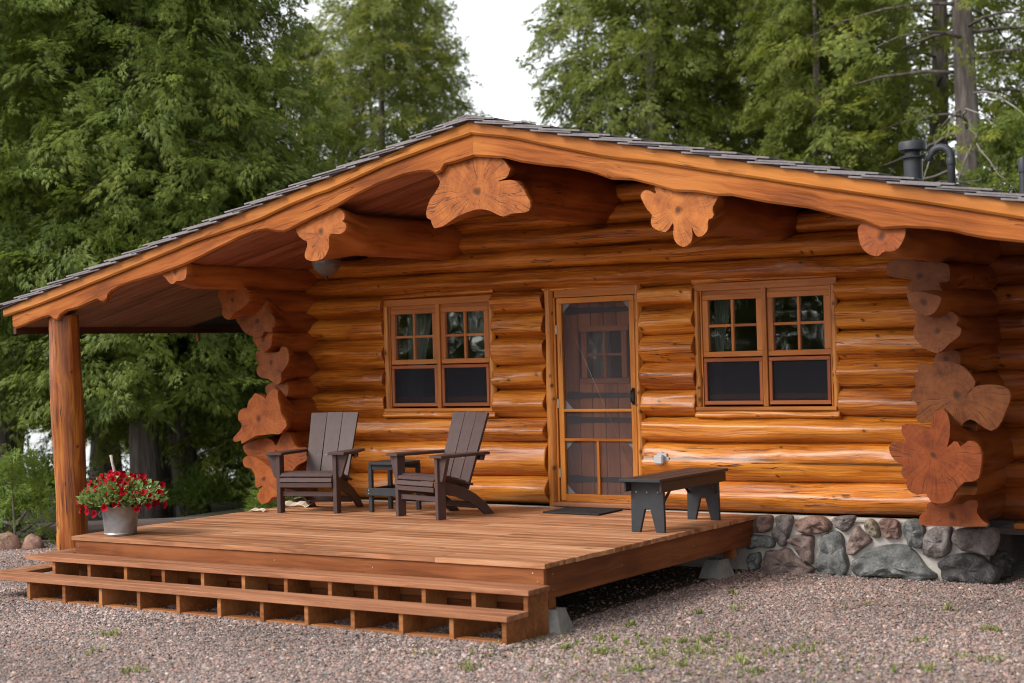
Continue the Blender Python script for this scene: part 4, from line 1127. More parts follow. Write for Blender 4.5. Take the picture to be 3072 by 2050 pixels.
# ================================================================ FURNITURE
def adirondack(loc, rz_, label):
    t = thing('deck_chair', loc, label, 'chair', 'brown deck chairs', rz_)
    m = M['chair']
    hw = .305
    for s in (-1, 1):
        lboard('leg', (s * hw, 0, 0), (s * hw, 0, .565), .095, .042, (1, 0, 0), m, t)                 # front leg: board standing edge-on
        br = [(-.012, .565), (-.012, .36), (.012, .34), (.03, .36), (.10, .565)]
        link('arm_bracket', prism_mesh([(s * (hw + .021 + p[0] + .012), p[1]) for p in br], 'y', -.022, .02, m, .003), t, local=True)
        arm = [(s * (hw - .055), -.075), (s * (hw + .12), -.075), (s * (hw + .125), .12), (s * (hw + .05), .56), (s * (hw - .02), .58), (s * (hw - .055), .5)]
        link('arm', prism_mesh(arm, 'z', .565, .592, m, .004), t, local=True)
        run = [(-.02, .34), (.10, .335), (.30, .275), (.44, .20), (.56, .11), (.66, .0), (.55, .0), (.46, .075), (.36, .135), (.2, .195), (.0, .235), (-.02, .25)]
        link('side_rail', prism_mesh(run, 'x', s * (hw - .04) - .016, s * (hw - .04) + .016, m, .003), t, local=True)
    for (y, z, tilt) in ((-.052, .272, 1.57), (-.056, .322, 1.35), (-.038, .368, .75), (.035, .392, .1), (.12, .380, -.16), (.205, .358, -.24), (.29, .332, -.28), (.375, .302, -.3)):
        lboard('seat_slat', (-hw + .024, y, z), (hw - .024, y, z), .076 if y > 0 else .044, .022, (0, -math.sin(tilt), math.cos(tilt)), m, t)
    lboard('stretcher', (-hw + .022, .0, .185), (hw - .022, .0, .185), .05, .03, (0, -1, 0), m, t)
    lboard('stretcher', (-hw + .06, .47, .09), (hw - .06, .47, .09), .05, .03, (0, -1, .6), m, t)
    d = Vector((0, .335, .94)).normalized()
    for k in (-1, 0, 1):
        a = Vector((k * .158, .395 - abs(k) * .006, .25)); b = a + d * (.745 - abs(k) * .004) + Vector((k * .018, 0, 0))
        w0, w1 = .072, .085
        nrm = Vector((k * -.06, -.94, .335)).normalized()
        fm = frame_matrix(a, b - a, nrm)
        L = (b - a).length
        V = [(0, -w0, -.012), (L, -w1, -.012), (L, w1, -.012), (0, w0, -.012), (0, -w0, .012), (L, -w1, .012), (L, w1, .012), (0, w0, .012)]
        F = [(3, 2, 1, 0), (4, 5, 6, 7), (0, 1, 5, 4), (1, 2, 6, 5), (2, 3, 7, 6), (3, 0, 4, 7)]
        sl = link('back_slat', mesh_from('back_slat', V, F, m), t, fm, local=True)
    for k in (-1, 0, 1):
        for q in (-.04, .04):
            link('screw', sc, t, frame_matrix(Vector((k * .166 + q, .395, .25)) + d * .30 + Vector((0, -.0125, .0)), (1, 0, 0), (0, -.94, .335)), local=True)
    lboard('back_brace', (-hw + .02, .545, .545), (hw - .02, .545, .545), .07, .028, (0, -.94, .335), m, t)
    return t
adirondack((-2.03, -1.41, 0), math.radians(14), 'brown slatted deck chair beside the log corner, nearest the trees')
adirondack((-.655, -1.43, 0), math.radians(-16), 'brown slatted deck chair between the side table and the door')

def side_table(loc, rz_):
    t = thing('side_table', loc, 'small black side table standing between the two brown chairs', 'table', None, rz_)
    m = M['black']
    for sx in (-1, 1):
        for sy in (-1, 1):
            lboard('leg', (sx * .165, sy * .165, 0), (sx * .165, sy * .165, .46), .04, .04, (0, -1, 0), m, t)
    for s in (-1, 1):
        r = lboard('rail', (-.195, s * .197, .20), (.195, s * .197, .20), .075, .022, (0, -1, 0), m, t)
        lboard('rail', (s * .165, -.144, .20), (s * .165, .144, .20), .07, .022, (1, 0, 0), m, t)
        for q in (-.165, .165):
            link('screw', sc, t, frame_matrix((q, s * .197 - .0115 if s < 0 else s * .197 + .0115, .215), (1, 0, 0), (0, s, 0)), local=True)
            link('screw', sc, t, frame_matrix((q, s * .197 - .0115 if s < 0 else s * .197 + .0115, .185), (1, 0, 0), (0, s, 0)), local=True)
        lboard('apron', (-.144, s * .165, .435), (.144, s * .165, .435), .05, .022, (0, -1, 0), m, t)
    pts = []
    for k in range(40):
        a = 2 * math.pi * k / 40
        c, s_ = math.cos(a), math.sin(a)
        r = .215 / max(.01, (abs(c) ** 4 + abs(s_) ** 4)) ** .25
        pts.append((c * r, s_ * r))
    link('top', prism_mesh(pts, 'z', .46, .485, m, .005), t, local=True)
    return t
side_table((-1.30, -.98, 0), math.radians(4))

def bench():
    t = thing('bench', (1.92, -1.24, 0), 'low black bench with notched end panels on the deck corner', 'bench')
    m = M['black']
    for y in (-.50, .50):
        pts = [(-.155, 0), (-.075, 0), (-.025, .19), (.025, .19), (.075, 0), (.155, 0), (.150, .42), (-.150, .42)]
        link('end_panel', prism_mesh(pts, 'y', y - .016, y + .016, m, .003), t, local=True)
        for q in (-.1, 0, .1):
            link('screw', sc, t, frame_matrix((q, y - .0165, .33), (1, 0, 0), (0, -1, 0)), local=True)
    for s in (-1, 1):
        ap = [(-.60, .42), (-.60, .385), (-.565, .33), (-.40, .335), (.40, .335), (.565, .33), (.60, .385), (.60, .42)]
        ap = [(-.59, .42), (-.59, .335), (.59, .335), (.59, .42)]
        link('apron', prism_mesh(ap, 'x', s * .1665 - .011, s * .1665 + .011, M['benchtop'], .003), t, local=True)
        for y in (-.50, .50):
            e = -1 if y < 0 else 1
            lboard('bracket', (s * .13, y - e * .02, .24), (s * .13, y - e * .14, .335), .03, .012, (1, 0, 0), m, t)
    for k in range(3):
        x = -.128 + .128 * k
        lboard('top_slat', (x, -.62, .433), (x, .62, .433), .124, .026, (0, 0, 1), M['benchtop'] if k != 9 else m, t)
    lboard('end_cap', (-.19, -.629, .433), (.19, -.629, .433), .026, .018, (0, -1, 0), m, t)
bench()

def doormat():
    o = link('doormat', prism_mesh([(.23, -.72), (.86, -.75), (.84, -.27), (.24, -.26)], 'z', .003, .018, M['rubber'], .005))
    tag(o, 'flat black rubber doormat on the deck below the screen door', 'doormat')
doormat()

def outlet():
    t = thing('outlet_box', (1.17, -.09, .43), 'small grey weatherproof outlet box on the logs above the bench', 'outlet')
    link('back_plate', prism_mesh([(-.055, -.01), (.055, -.01), (.055, .10), (-.055, .10)], 'y', -.01, .04, M['boxgrey'], .006), t, local=True)
    link('cover', prism_mesh([(-.052, .0), (.04, .0), (.04, .085), (-.052, .085)], 'y', -.075, -.011, M['boxgrey'], .012), t, local=True)
    link('lug', prism_mesh([(.055, .02), (.075, .03), (.075, .06), (.055, .07)], 'y', -.008, .004, M['boxgrey'], .003), t, local=True)
    link('lug', prism_mesh([(-.02, .10), (.01, .10), (.005, .12), (-.015, .12)], 'y', -.008, .004, M['boxgrey'], .003), t, local=True)
outlet()

def ceiling_light():
    t = thing('porch_light', (-1.78, -1.35, 2.46), 'dull glass dome light hanging under the porch beam', 'light')
    link('dome', lathe([(.012, -.16), (.05, -.15), (.10, -.12), (.135, -.07), (.145, -.01), (.14, 0)], 24, M['lampglass']), t, local=True)
    link('finial', lathe([(.004, -.20), (.011, -.185), (.013, -.17), (.007, -.155)], 10, M['iron']), t, local=True)
    link('rod', lathe([(.012, -.005), (.012, .34)], 10, M['iron']), t, local=True)
ceiling_light()

# ---- planter
def planter():
    t = thing('flower_bucket', (-2.40, -3.50, 0), 'zinc bucket overflowing with red petunias on the deck corner', 'planter')
    prof = [(.130, 0), (.136, .004), (.140, .02), (.148, .12), (.160, .245), (.167, .253), (.165, .26), (.158, .26), (.15, .24), (.145, .2)]
    link('bucket', lathe(prof, 40, M['zinc']), t, local=True)
    link('rim_ring', lathe([(.1395, .012), (.146, .017), (.1415, .026)], 40, M['zinc'], cap=False), t, local=True)
    for s in (0, math.pi):
        a = s + .5
        c = Vector((math.cos(a), math.sin(a), 0)); u = Vector((-math.sin(a), math.cos(a), 0))
        pts = [c * .158 + u * .05 + Vector((0, 0, .225)), c * .178 + u * .045 + Vector((0, 0, .18)), c * .181 + Vector((0, 0, .155)), c * .178 - u * .045 + Vector((0, 0, .18)), c * .158 - u * .05 + Vector((0, 0, .225))]
        link('handle', tube(pts, .005, M['zinc'], 6), t, local=True)
    link('soil', lathe([(.01, .235), (.15, .235)], 20, M['timber'], cap=False), t, local=True)
    rng = np.random.default_rng(12)
    # foliage mound: small pointed leaves over a low dome that spills past the rim
    n = 2600
    a = rng.uniform(0, 2 * np.pi, n); q = np.sqrt(rng.uniform(0, 1, n))
    R = .37 + .05 * np.sin(a * 3 + 1) + .035 * np.sin(a * 5)
    rx = q * R * (.72 + .3 * np.abs(np.cos(a)))
    top = .515 - .17 * q ** 2 + .04 * np.sin(a * 4) * q
    low = .29 - .05 * q ** 3
    zz = low + (top - low) * rng.uniform(.15, 1, n) ** .6
    c = np.stack([rx * np.cos(a), rx * np.sin(a) * .8, zz], 1)
    out = np.stack([np.cos(a), np.sin(a), rng.uniform(-.3, .9, n)], 1) + rng.normal(0, .45, (n, 3))
    out /= np.linalg.norm(out, axis=1)[:, None]
    side = np.cross(out, rng.normal(0, 1, (n, 3)) + [0, 0, 1.2]); side /= np.linalg.norm(side, axis=1)[:, None]
    L = rng.uniform(.035, .07, n)[:, None]; W = L * .32
    nrm = np.cross(out, side)
    V = np.stack([c, c + out * L * .5 + side * W + nrm * L * .1, c + out * L - nrm * L * .15, c + out * L * .5 - side * W + nrm * L * .1], 1).reshape(-1, 3)
    F = (np.arange(n)[:, None] * 4 + np.array([0, 1, 2, 3])[None]).astype(np.int32)
    link('foliage', mesh_np('foliage', V, F, M['potleaf'], ('tint', np.repeat(rng.uniform(0, 1, n), 4))), t, local=True)
    # one petunia: a five-lobed trumpet
    V, F = [(0, 0, -.022)], []
    m_ = 20
    for k in range(m_):
        an = 2 * math.pi * k / m_; V.append((.009 * math.cos(an), .009 * math.sin(an), -.004))
    for k in range(m_):
        an = 2 * math.pi * k / m_; r = .029 * (1 + .13 * math.cos(5 * an)); V.append((r * math.cos(an), r * math.sin(an), .006 + .004 * math.cos(5 * an)))
    for k in range(m_):
        k2 = (k + 1) % m_
        F += [(0, 1 + k, 1 + k2), (1 + k, 1 + m_ + k, 1 + m_ + k2, 1 + k2)]
    fm = mesh_from('flower', V, F, M['petal'], True)
    spots = []
    tries = 0
    while len(spots) < 135 and tries < 9000:
        tries += 1
        a_ = rng.uniform(0, 2 * math.pi); q_ = math.sqrt(rng.uniform(.02, 1))
        R_ = .39 + .05 * math.sin(a_ * 3 + 1) + .035 * math.sin(a_ * 5)
        r_ = q_ * R_ * (.74 + .3 * abs(math.cos(a_)))
        z_ = .54 - .17 * q_ ** 2 + .05 * math.sin(a_ * 4) * q_ - (rng.uniform(0, .16) if q_ > .7 else rng.uniform(-.01, .02))
        p = Vector((r_ * math.cos(a_), r_ * math.sin(a_) * .8, z_))
        if any((p - s_).length < .041 for s_ in spots): continue
        spots.append(p)
        nrm_ = Vector((math.cos(a_) * q_ * 1.1 + rng.normal(0, .3) + .15, math.sin(a_) * q_ * 1.1 + rng.normal(0, .3) - .35, .75 - .4 * q_ + rng.normal(0, .2)))
        o = link('flower', fm, t, frame_matrix(p, nrm_.cross(Vector((.3, .2, .1))), nrm_) @ Matrix.Scale(rng.uniform(.85, 1.2), 4), local=True)
    link('branch', tube([(-.05, 0, .2), (-.055, .0, .48), (-.06, .0, .56), (-.085, 0, .63), (-.10, 0, .70)], [.017, .016, .015, .012, .014], M['stick'], 8), t, local=True)
planter()

# ---- vents on the roof
def vents():
    y = .8
    t = thing('roof_flue', (3.35, y, rz(3.35, .10)), 'fat black roof flue with a round cap near the gooseneck', 'flue')
    link('pipe', lathe([(.085, -.13), (.085, .235)], 24, M['pipe']), t, local=True)
    link('collar', lathe([(.085, .215), (.115, .22), (.118, .235), (.085, .242)], 24, M['pipe']), t, local=True)
    link('neck', lathe([(.075, .24), (.07, .30)], 24, M['pipe']), t, local=True)
    link('cap', lathe([(.11, .285), (.125, .295), (.125, .355), (.115, .372), (.05, .38)], 24, M['pipe']), t, local=True)
    x0 = 3.70
    zb_ = rz(x0, .04)
    t = thing('gooseneck_vent', (x0, y, zb_), 'thin black vent pipe bent over like a gooseneck', 'vent pipe')
    pts = [(0, 0, -.06), (0, 0, .35)] + [(-.095 + .095 * math.cos(a), 0, .35 + .085 * math.sin(a)) for a in np.linspace(.2, math.pi - .1, 9)] + [(-.19, 0, .32)]
    link('pipe', tube(pts, .035, M['pipe'], 14), t, local=True)
    link('coupling', lathe([(.04, .27), (.042, .275), (.042, .325), (.04, .33)], 16, M['pipe']), t, local=True)
    x0 = 4.335
    t = thing('vent_pipe', (x0, y, rz(x0, .03)), 'straight black vent pipe on the roof, farthest from the ridge', 'vent pipe')
    link('pipe', lathe([(.035, -.06), (.035, .36)], 14, M['pipe']), t, local=True)
    link('coupling', lathe([(.041, .30), (.043, .31), (.043, .40), (.03, .43)], 14, M['pipe']), t, local=True)
vents()

# ================================================================ VEGETATION
def frond_template():
    """the tip of a cedar spray: three short flat fingers"""
    V, F = [], []
    def pt(x, y): return (x, y, -.2 * x * x - .15 * abs(y))
    for a, L, x0 in ((-.5, .75, .05), (0, 1.0, .15), (.5, .75, .0)):
        b = len(V); c, q = math.cos(a), math.sin(a)
        V += [pt(x0 - .10 * q, .10 * c), pt(x0 + .10 * q, -.10 * c), pt(x0 + L * c, L * q)]
        F.append((b, b + 1, b + 2))
    return np.array(V), np.array(F)
FT_V, FT_F = frond_template()

def unit(a): return a / np.maximum(1e-9, np.linalg.norm(a, axis=1))[:, None]

def fronds(pos, fwd, nrm, size, tint, mat, name='crown'):
    fwd = unit(fwd); nrm = unit(nrm - fwd * np.sum(nrm * fwd, 1)[:, None]); side = np.cross(nrm, fwd)
    B = np.stack([fwd, side, nrm], 1)                           # (n,3,3)
    V = np.einsum('vk,nkj->nvj', FT_V, B) * size[:, None, None] + pos[:, None, :]
    n = len(pos)
    F = (np.arange(n)[:, None, None] * len(FT_V) + FT_F[None]).reshape(-1, 3)
    return mesh_np(name, V.reshape(-1, 3), F, mat, ('tint', np.repeat(tint, len(FT_V))))

def cedar(seed, H, base, R, nb, nf, fs, mat, top_pow=.8, droop=.42, bare=0.0, trunk_r=.17, lean=0.0, wood_branches=30):
    """returns (trunk mesh, crown mesh) of a cedar standing on its own base"""
    rng = np.random.default_rng(seed)
    hs = base + (H - base) * np.sort(rng.uniform(0, 1, nb) ** 1.05)
    t = (hs - base) / (H - base)
    ln = R * (1 - t) ** top_pow * rng.uniform(.62, 1.12, nb) * (1 - .25 * np.exp(-t * 14)) + .12
    az = np.arange(nb) * 2.39996 + rng.uniform(-.5, .5, nb)
    btint = rng.normal(.42, .12, nb)
    # sub-sprays along every branch: flat, drooping plates
    bi = np.repeat(np.arange(nb), np.maximum(3, (nf * (.35 + .65 * ln / R)).astype(int)))
    n = len(bi)
    s = .22 + .80 * rng.uniform(0, 1, n) ** .62
    lat = rng.normal(0, .19, n) * ln[bi] * (1.15 - .6 * s)
    d = np.stack([np.cos(az[bi]), np.sin(az[bi]), np.zeros(n)], 1)
    p = np.stack([-np.sin(az[bi]), np.cos(az[bi]), np.zeros(n)], 1)
    L = ln[bi]
    zoff = L * (.16 * s - droop * s ** 2) - np.abs(lat) * .35 + rng.normal(0, .10, n)
    pos = d * (L * s)[:, None] + p * lat[:, None] + np.stack([lean * 3 * np.tanh(hs[bi] / 3), np.zeros(n), hs[bi] + zoff], 1)
    phi = rng.normal(0, .7, n) + np.sign(lat) * .5
    fw = unit(d * np.cos(phi)[:, None] + p * np.sin(phi)[:, None] + np.stack([np.zeros(n), np.zeros(n), rng.normal(-.22, .40, n)], 1))
    nm = rng.normal(0, .5, (n, 3)) + np.array([0, 0, .75]) + d * .6
    nm = unit(nm - fw * np.sum(nm * fw, 1)[:, None]); sdv = np.cross(nm, fw)
    ps = fs * rng.uniform(.6, 1.35, n)
    tn = btint[bi] + rng.normal(0, .13, n)
    # fingers of each plate
    m = 48
    u = np.tile(np.linspace(.0, 1.0, m) ** .8, (n, 1)) + rng.normal(0, .06, (n, m))
    v = rng.uniform(-1, 1, (n, m)) * (.16 + .42 * (1 - u) * np.minimum(1, u * 3 + .3))
    P = pos[:, None, :] + (fw[:, None, :] * u[..., None] + sdv[:, None, :] * v[..., None] + nm[:, None, :] * (-.30 * u ** 2 - .25 * np.abs(v) + rng.normal(0, .05, (n, m)))[..., None]) * ps[:, None, None]
    th = v * 1.7 + rng.normal(0, .3, (n, m))
    FW = fw[:, None, :] * np.cos(th)[..., None] + sdv[:, None, :] * np.sin(th)[..., None] - nm[:, None, :] * (.45 * u)[..., None] - np.array([0, 0, .06])
    NM = nm[:, None, :] + rng.normal(0, .3, (n, m, 3))
    tint = np.clip(np.repeat(tn, m) + rng.normal(0, .10, n * m) + ((u - .5) * .22).ravel(), 0, 1)
    size = np.repeat(ps, m) * rng.uniform(.13, .25, n * m)
    crown = fronds(P.reshape(-1, 3), FW.reshape(-1, 3), NM.reshape(-1, 3), size, tint, mat)
    # trunk and limbs
    V, F = [], []
    def add(pts, rad, seg):
        b = len(V); v, f = tube_data(pts, rad, seg); V.extend(v); F.extend(tuple(i + b for i in q) for q in f)
    zz = np.linspace(-.1, H, 12)
    tp = [(lean * 3 * math.tanh(z / 3) + .05 * math.sin(z * .9 + seed), .05 * math.cos(z * .7 + seed), z) for z in zz]
    add(tp, [trunk_r * max(.06, 1 - .93 * z / H) * (1.55 if i == 0 else 1.15 if i == 1 else 1) for i, z in enumerate(np.maximum(zz, 0))], 14)
    for k in rng.choice(nb, min(nb, wood_branches), replace=False):
        dd = np.array([math.cos(az[k]), math.sin(az[k]), 0])
        pts = []
        for q in np.linspace(0, .9, 5):
            w = dd * ln[k] * q
            pts.append((w[0] + lean * 3 * math.tanh(hs[k] / 3), w[1], hs[k] + ln[k] * (.16 * q - droop * q * q)))
        add(pts, [.020 * (1 - .85 * q) * (.5 + ln[k] / R) for q in np.linspace(0, 1, 5)], 5)
    trunk = mesh_from('trunk', V, F, M['bark'], True)
    return trunk, crown

VAR = {
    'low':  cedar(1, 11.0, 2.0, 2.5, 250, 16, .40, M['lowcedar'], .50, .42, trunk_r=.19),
    'tall': cedar(3, 12.5, 1.6, 2.6, 220, 16, .40, M['cedar'], .60, .40, trunk_r=.2),
    'cone': cedar(4, 12.6, 1.2, 4.1, 300, 16, .40, M['cedar'], .66, .28, trunk_r=.17, wood_branches=45),
    'thin': cedar(5, 12.5, 4.2, 2.4, 110, 10, .40, M['cedar'], .5, .35, trunk_r=.21, wood_branches=60),
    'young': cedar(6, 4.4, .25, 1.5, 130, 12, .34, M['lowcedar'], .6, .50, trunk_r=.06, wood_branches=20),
}
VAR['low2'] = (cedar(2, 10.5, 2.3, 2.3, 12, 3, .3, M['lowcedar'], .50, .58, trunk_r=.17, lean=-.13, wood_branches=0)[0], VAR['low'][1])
def plant_tree(var, x, y, rot, sc_, label, name='cedar_tree', group='cedars behind the cabin', sz=None):
    t = thing(name, (x, y, GZ - (.5 if x < -8 and y > -1 else 0)), label, 'tree', group, rot)
    t.scale = (sc_, sc_, sz or sc_)
    tr, cr = VAR[var]
    link('trunk', tr, t, local=True); link('crown', cr, t, local=True)
    return t
CX, CY = 8.3, -13.3
TREES = [
    # near row beyond the deck's open end
    ('low', -8.8, 2.8, .3, 1.1, 'thick-trunked cedar just beyond the deck behind the flower bucket'),
    ('low2', -9.0, 4.0, .59, 1.1, 'leaning pale-trunked cedar beyond the deck, next to the thick trunk'),
    ('low', -10.6, 1.7, 1.2, 1.1, 'cedar with drooping boughs seen past the porch post'),
    ('low2', -12.6, 3.4, 4.0, 1.15, 'dark cedar behind the porch eave at the picture edge'),
    ('tall', -11.2, 5.4, 5.1, 1.0, 'dense cedar rising over the low end of the roof'),
    ('tall', -12.3, 6.8, .7, .88, 'bright cedar standing over the middle of the near roof slope'),
    ('young', -7.9, 4.6, 3.6, 1.1, 'young cedar whose boughs hang beside the burl corner'),
    ('young', -8.2, 6.2, 1.6, 1.2, 'young cedar behind the burl corner, half hidden by its neighbour'),
    ('tall', -13.4, 6.2, 2.5, 1.15, 'tall cedar with sky flecks in the upper corner'),
    ('cone', -16.6, 11.2, 3.3, .80, 'cedar at the sky gap over the near slope'),
    ('thin', -15.2, 5.6, 1.0, 1.1, 'thin-crowned cedar behind the drooping ones'),
    ('tall', -14.6, 9.6, .2, .66, 'cedar in the notch between the dense mass and the conical one'),
    ('cone', -16.0, 12.6, 1.1, .72, 'cedar whose tip shows in the notch left of the conical one'),
    # mid row behind the ridge
    ('cone', -12.6, 13.5, .0, .93, 'conical cedar standing alone against the white sky over the ridge'),
    ('cone', -13.6, 15.4, 2.6, .92, 'fuller cedar close behind the conical one'),
    ('cone', -11.9, 16.0, 5.2, .52, 'cedar at the shoulder of the conical one over the ridge'),
    ('cone', -15.4, 14.2, 2.0, .80, 'short cedar filling the gap beside the conical one'),
    ('cone', -12.3, 17.8, 4.0, .60, 'low cedar under the white sky gap behind the ridge'),
    ('tall', -7.5, 14.4, 1.6, 1.0, 'broad yellow-green cedar right of the white sky gap'),
    ('tall', -6.0, 13.2, 4.4, 1.0, 'leafy cedar behind the middle of the far slope'),
    ('tall', -6.9, 18.5, .4, 1.15, 'cedar seen through gaps behind the broad one'),
    ('tall', -4.6, 15.0, 3.0, 1.0, 'cedar with sky holes over the far slope'),
    ('tall', -5.2, 20.5, 5.5, 1.1, 'cedar at the back between the leafy ones'),
    ('tall', -2.9, 13.6, 2.0, .85, 'yellow-green cedar over the far slope, beside the flue'),
    ('thin', -3.8, 20.6, 1.0, 1.3, 'tall bare-stemmed tree with a pale grey trunk above the flue'),
    ('thin', -1.8, 17.0, 3.2, 1.3, 'tall dark bare-stemmed tree behind the gooseneck vent'),
    ('thin', -.1, 13.4, 4.8, 1.35, 'big bare trunk with dead branches near the picture edge'),
    ('thin', 1.2, 18.0, 2.2, 1.2, 'dark tree behind the last vent pipe'),
    ('cone', -10.9, 20.5, 2.9, .58, 'hazy far cedar under the white gap right of the ridge'),
    ('tall', .9, 15.6, 2.9, .72, 'rounded cedar filling the space beside the big bare trunk'),
    ('young', 1.0, 12.6, 2.8, 1.25, 'low cedar over the far eave beside the last vent pipe'),
]
for i, (v, x, y, r, s, lab) in enumerate(TREES):
    plant_tree(v, x, y, r, s, lab, group='cedars around the cabin')

for i, (x, y) in enumerate([(-19.2, -24), (-17, -25.5), (-21.5, -24.5), (-9, -24), (-6.8, -25.5), (-11.2, -25), (-14, -24), (-12.6, -27)]):
    plant_tree(('tall', 'cone')[i % 2], x, y, i * 1.3, .9, 'cedar across the yard, seen only as a reflection in the window glass', group='cedars reflected in the windows')

for i, (x, y) in enumerate([(9.6, -2.2), (10.4, .8), (8.9, -3.6), (10.4, -6.4), (9.2, 3.8)]):  # out-of-view trees added to keep daylight off the right corner
    plant_tree(('tall', 'low')[i % 2], x, y, i * 1.7, 1.05, 'unseen cedar added off the wing side of the cabin to shade its dark corner', group='unseen cedars added to shade the corner')

# dead, pale branches tangled round the bare trunk and lying across the crowns
def dead_branches(loc, seed, label, n, reach, z0, z1, main=.035):
    rng = random.Random(seed)
    t = thing('dead_branch', loc, label, 'branch', 'dead branches in the trees')
    for _ in range(n):
        a = rng.uniform(3.6, 6.4); p = Vector((.1 * math.cos(a), .1 * math.sin(a), rng.uniform(z0, z1)))
        d = Vector((math.cos(a), math.sin(a), rng.uniform(-.5, .2))).normalized()
        pts = [p.copy()]
        for k in range(9):
            d = (d + Vector((rng.uniform(-.4, .4), rng.uniform(-.4, .4), rng.uniform(-.42, .22)))).normalized()
            p = p + d * reach / 9; pts.append(p.copy())
        link('twig', tube(pts, [main * (1 - .09 * k) for k in range(10)], M['dead'], 6), t, local=True)
dead_branches((-.1, 13.4, GZ), 3, 'tangle of pale dead branches hanging from the big bare trunk', 26, 2.6, 3.2, 6.4, .022)
def bough(pts, r, label):
    o = link('dead_branch', tube(pts, [r * (1 - .75 * i / (len(pts) - 1)) for i in range(len(pts))], M['dead'], 7))
    tag(o, label, 'branch', 'dead branches in the trees')
bough([(-9.6, 3.4, 6.9), (-8.9, 3.3, 7.05), (-8.0, 3.1, 7.15), (-7.4, 2.9, 7.45)], .06, 'pale broken bough slanting across the cedars over the low roof end')
bough([(-10.9, 1.7, 7.3), (-10.2, 1.5, 7.5), (-9.4, 1.4, 7.3), (-8.8, 1.3, 7.2)], .07, 'dark crooked bough in the upper corner of the cedars')

# shrubs and saplings
def shrub_mesh(seed, r, h_, n, fs, mat):
    rng = np.random.default_rng(seed)
    u = rng.normal(0, 1, (n, 3)); u = unit(u); u[:, 2] = np.abs(u[:, 2])
    q = rng.uniform(.35, 1, n) ** .5
    pos = u * q[:, None] * np.array([r, r, h_]) * (1 + .25 * np.sin(u[:, :1] * 5 + u[:, 1:2] * 4))
    fwd = u + rng.normal(0, .5, (n, 3)) + [0, 0, .1]
    nrm = rng.normal(0, .6, (n, 3)) + [0, 0, 1]
    return fronds(pos, fwd, nrm, fs * rng.uniform(.6, 1.3, n), np.clip(rng.normal(.5, .2, n), 0, 1), mat, 'foliage')
SH = [shrub_mesh(40 + i, .8, .75, 2600, .13, M['shrub']) for i in range(2)]
stem = tube([(0, 0, -.05), (.03, .02, .3), (0, .05, .6)], [.03, .022, .01], M['bark'], 6)
for i, (x, y, s, r, lab) in enumerate([
        (-4.7, 1.5, .75, .0, 'bright green bush beside the burl corner below the hanging boughs'),
        (-5.2, 2.6, .7, 1.0, 'bush right of the leaning trunk beyond the deck'),
        (-7.9, 3.2, .6, 2.0, 'bush seen between the two trunks beyond the deck'),
        (-5.6, 3.4, 1.1, 3.0, 'farther bush under the cedars behind the burl corner'),
        (-9.4, 1.6, .9, 4.0, 'dark bush between the porch post and the thick trunk'),
        (-9.6, .2, .7, 5.0, 'low bush at the picture edge beyond the red rocks')]):
    t = thing('shrub', (x, y, GZ), lab, 'bush', 'bushes under the cedars', r)
    t.scale = (s, s, s)
    link('foliage', SH[i % 2], t, local=True); link('stem', stem, t, local=True)
SAP = cedar(9, 1.05, .05, .42, 60, 4, .16, M['shrub'], .8, -.15, trunk_r=.018, wood_branches=8)
t = thing('cedar_sapling', (-6.3, -1.45, GZ), 'bright little cedar sapling behind the red rocks', 'sapling')
link('trunk', SAP[0], t, local=True); link('crown', SAP[1], t, local=True)

def rock(loc, sx, sy, sz, seed, mat, label):
    bm = bmesh.new(); bmesh.ops.create_icosphere(bm, subdivisions=3, radius=1)
    f = lump(random.Random(seed), 6, .3)
    for v in bm.verts:
        e = 1 + f(v.co.x * 1.4 + v.co.z, math.atan2(v.co.y, v.co.x))
        v.co = Vector((v.co.x * sx * e, v.co.y * sy * e, max(-.3, v.co.z) * sz * e))
    me = bpy.data.meshes.new('rock'); bm.to_mesh(me); bm.free(); me.materials.append(mat)
    me.polygons.foreach_set('use_smooth', [True] * len(me.polygons))
    o = link('rock', me, None, Matrix.Translation(loc))
    tag(o, label, 'rock', 'red rocks edging the gravel')
rock((-6.12, -1.72, GZ + .03), .16, .13, .16, 1, STONE['rose'], 'rounded pinkish rock at the picture edge below the sapling')
rock((-5.86, -1.60, GZ + .03), .14, .11, .14, 4, STONE['rose'], 'smaller pinkish rock between the pink rock and the porch post')
o = link('timber', log_mesh(2.2, .10, .10, .09, .09, 0, [M['timber'], M['timber']], random.Random(2), seg=12), None, frame_matrix((-6.6, -.9, GZ + .09), (1.0, .9, 0), (0, 0, 1)))
tag(o, 'old dark timber lying behind the porch post', 'timber')
crng = random.Random(6)
V, F = [], []
for k in range(9):                                    # one curled piece of pale bark
    for s in (-1, 1):
        V.append((k * .045, s * (.05 + .02 * math.sin(k)), .015 + .03 * abs(math.sin(k * .9)) + .012 * s))
        V.append((k * .045, s * (.05 + .02 * math.sin(k)), .007 + .03 * abs(math.sin(k * .9)) + .012 * s))
for k in range(8):
    a = k * 4
    F += [(a, a + 2, a + 6, a + 4), (a + 1, a + 5, a + 7, a + 3), (a, a + 4, a + 5, a + 1), (a + 2, a + 3, a + 7, a + 6)]
F += [(0, 1, 3, 2), (32, 34, 35, 33)]
bk = mesh_from('bark_piece', V, F, M['chip'])
for x, y, r, s, lab in ((-2.74, -1.05, .3, 1.0, 'curl of pale bark lying at the deck edge under the burls'), (-2.72, -1.5, .15, .55, 'smaller scrap of pale bark farther along the deck edge')):
    o = link('bark_piece', bk, None, Matrix.Translation((x, y, .004)) @ Matrix.Rotation(r, 4, 'Z') @ Matrix.Scale(s, 4))
    tag(o, lab, 'bark', 'scraps of bark')

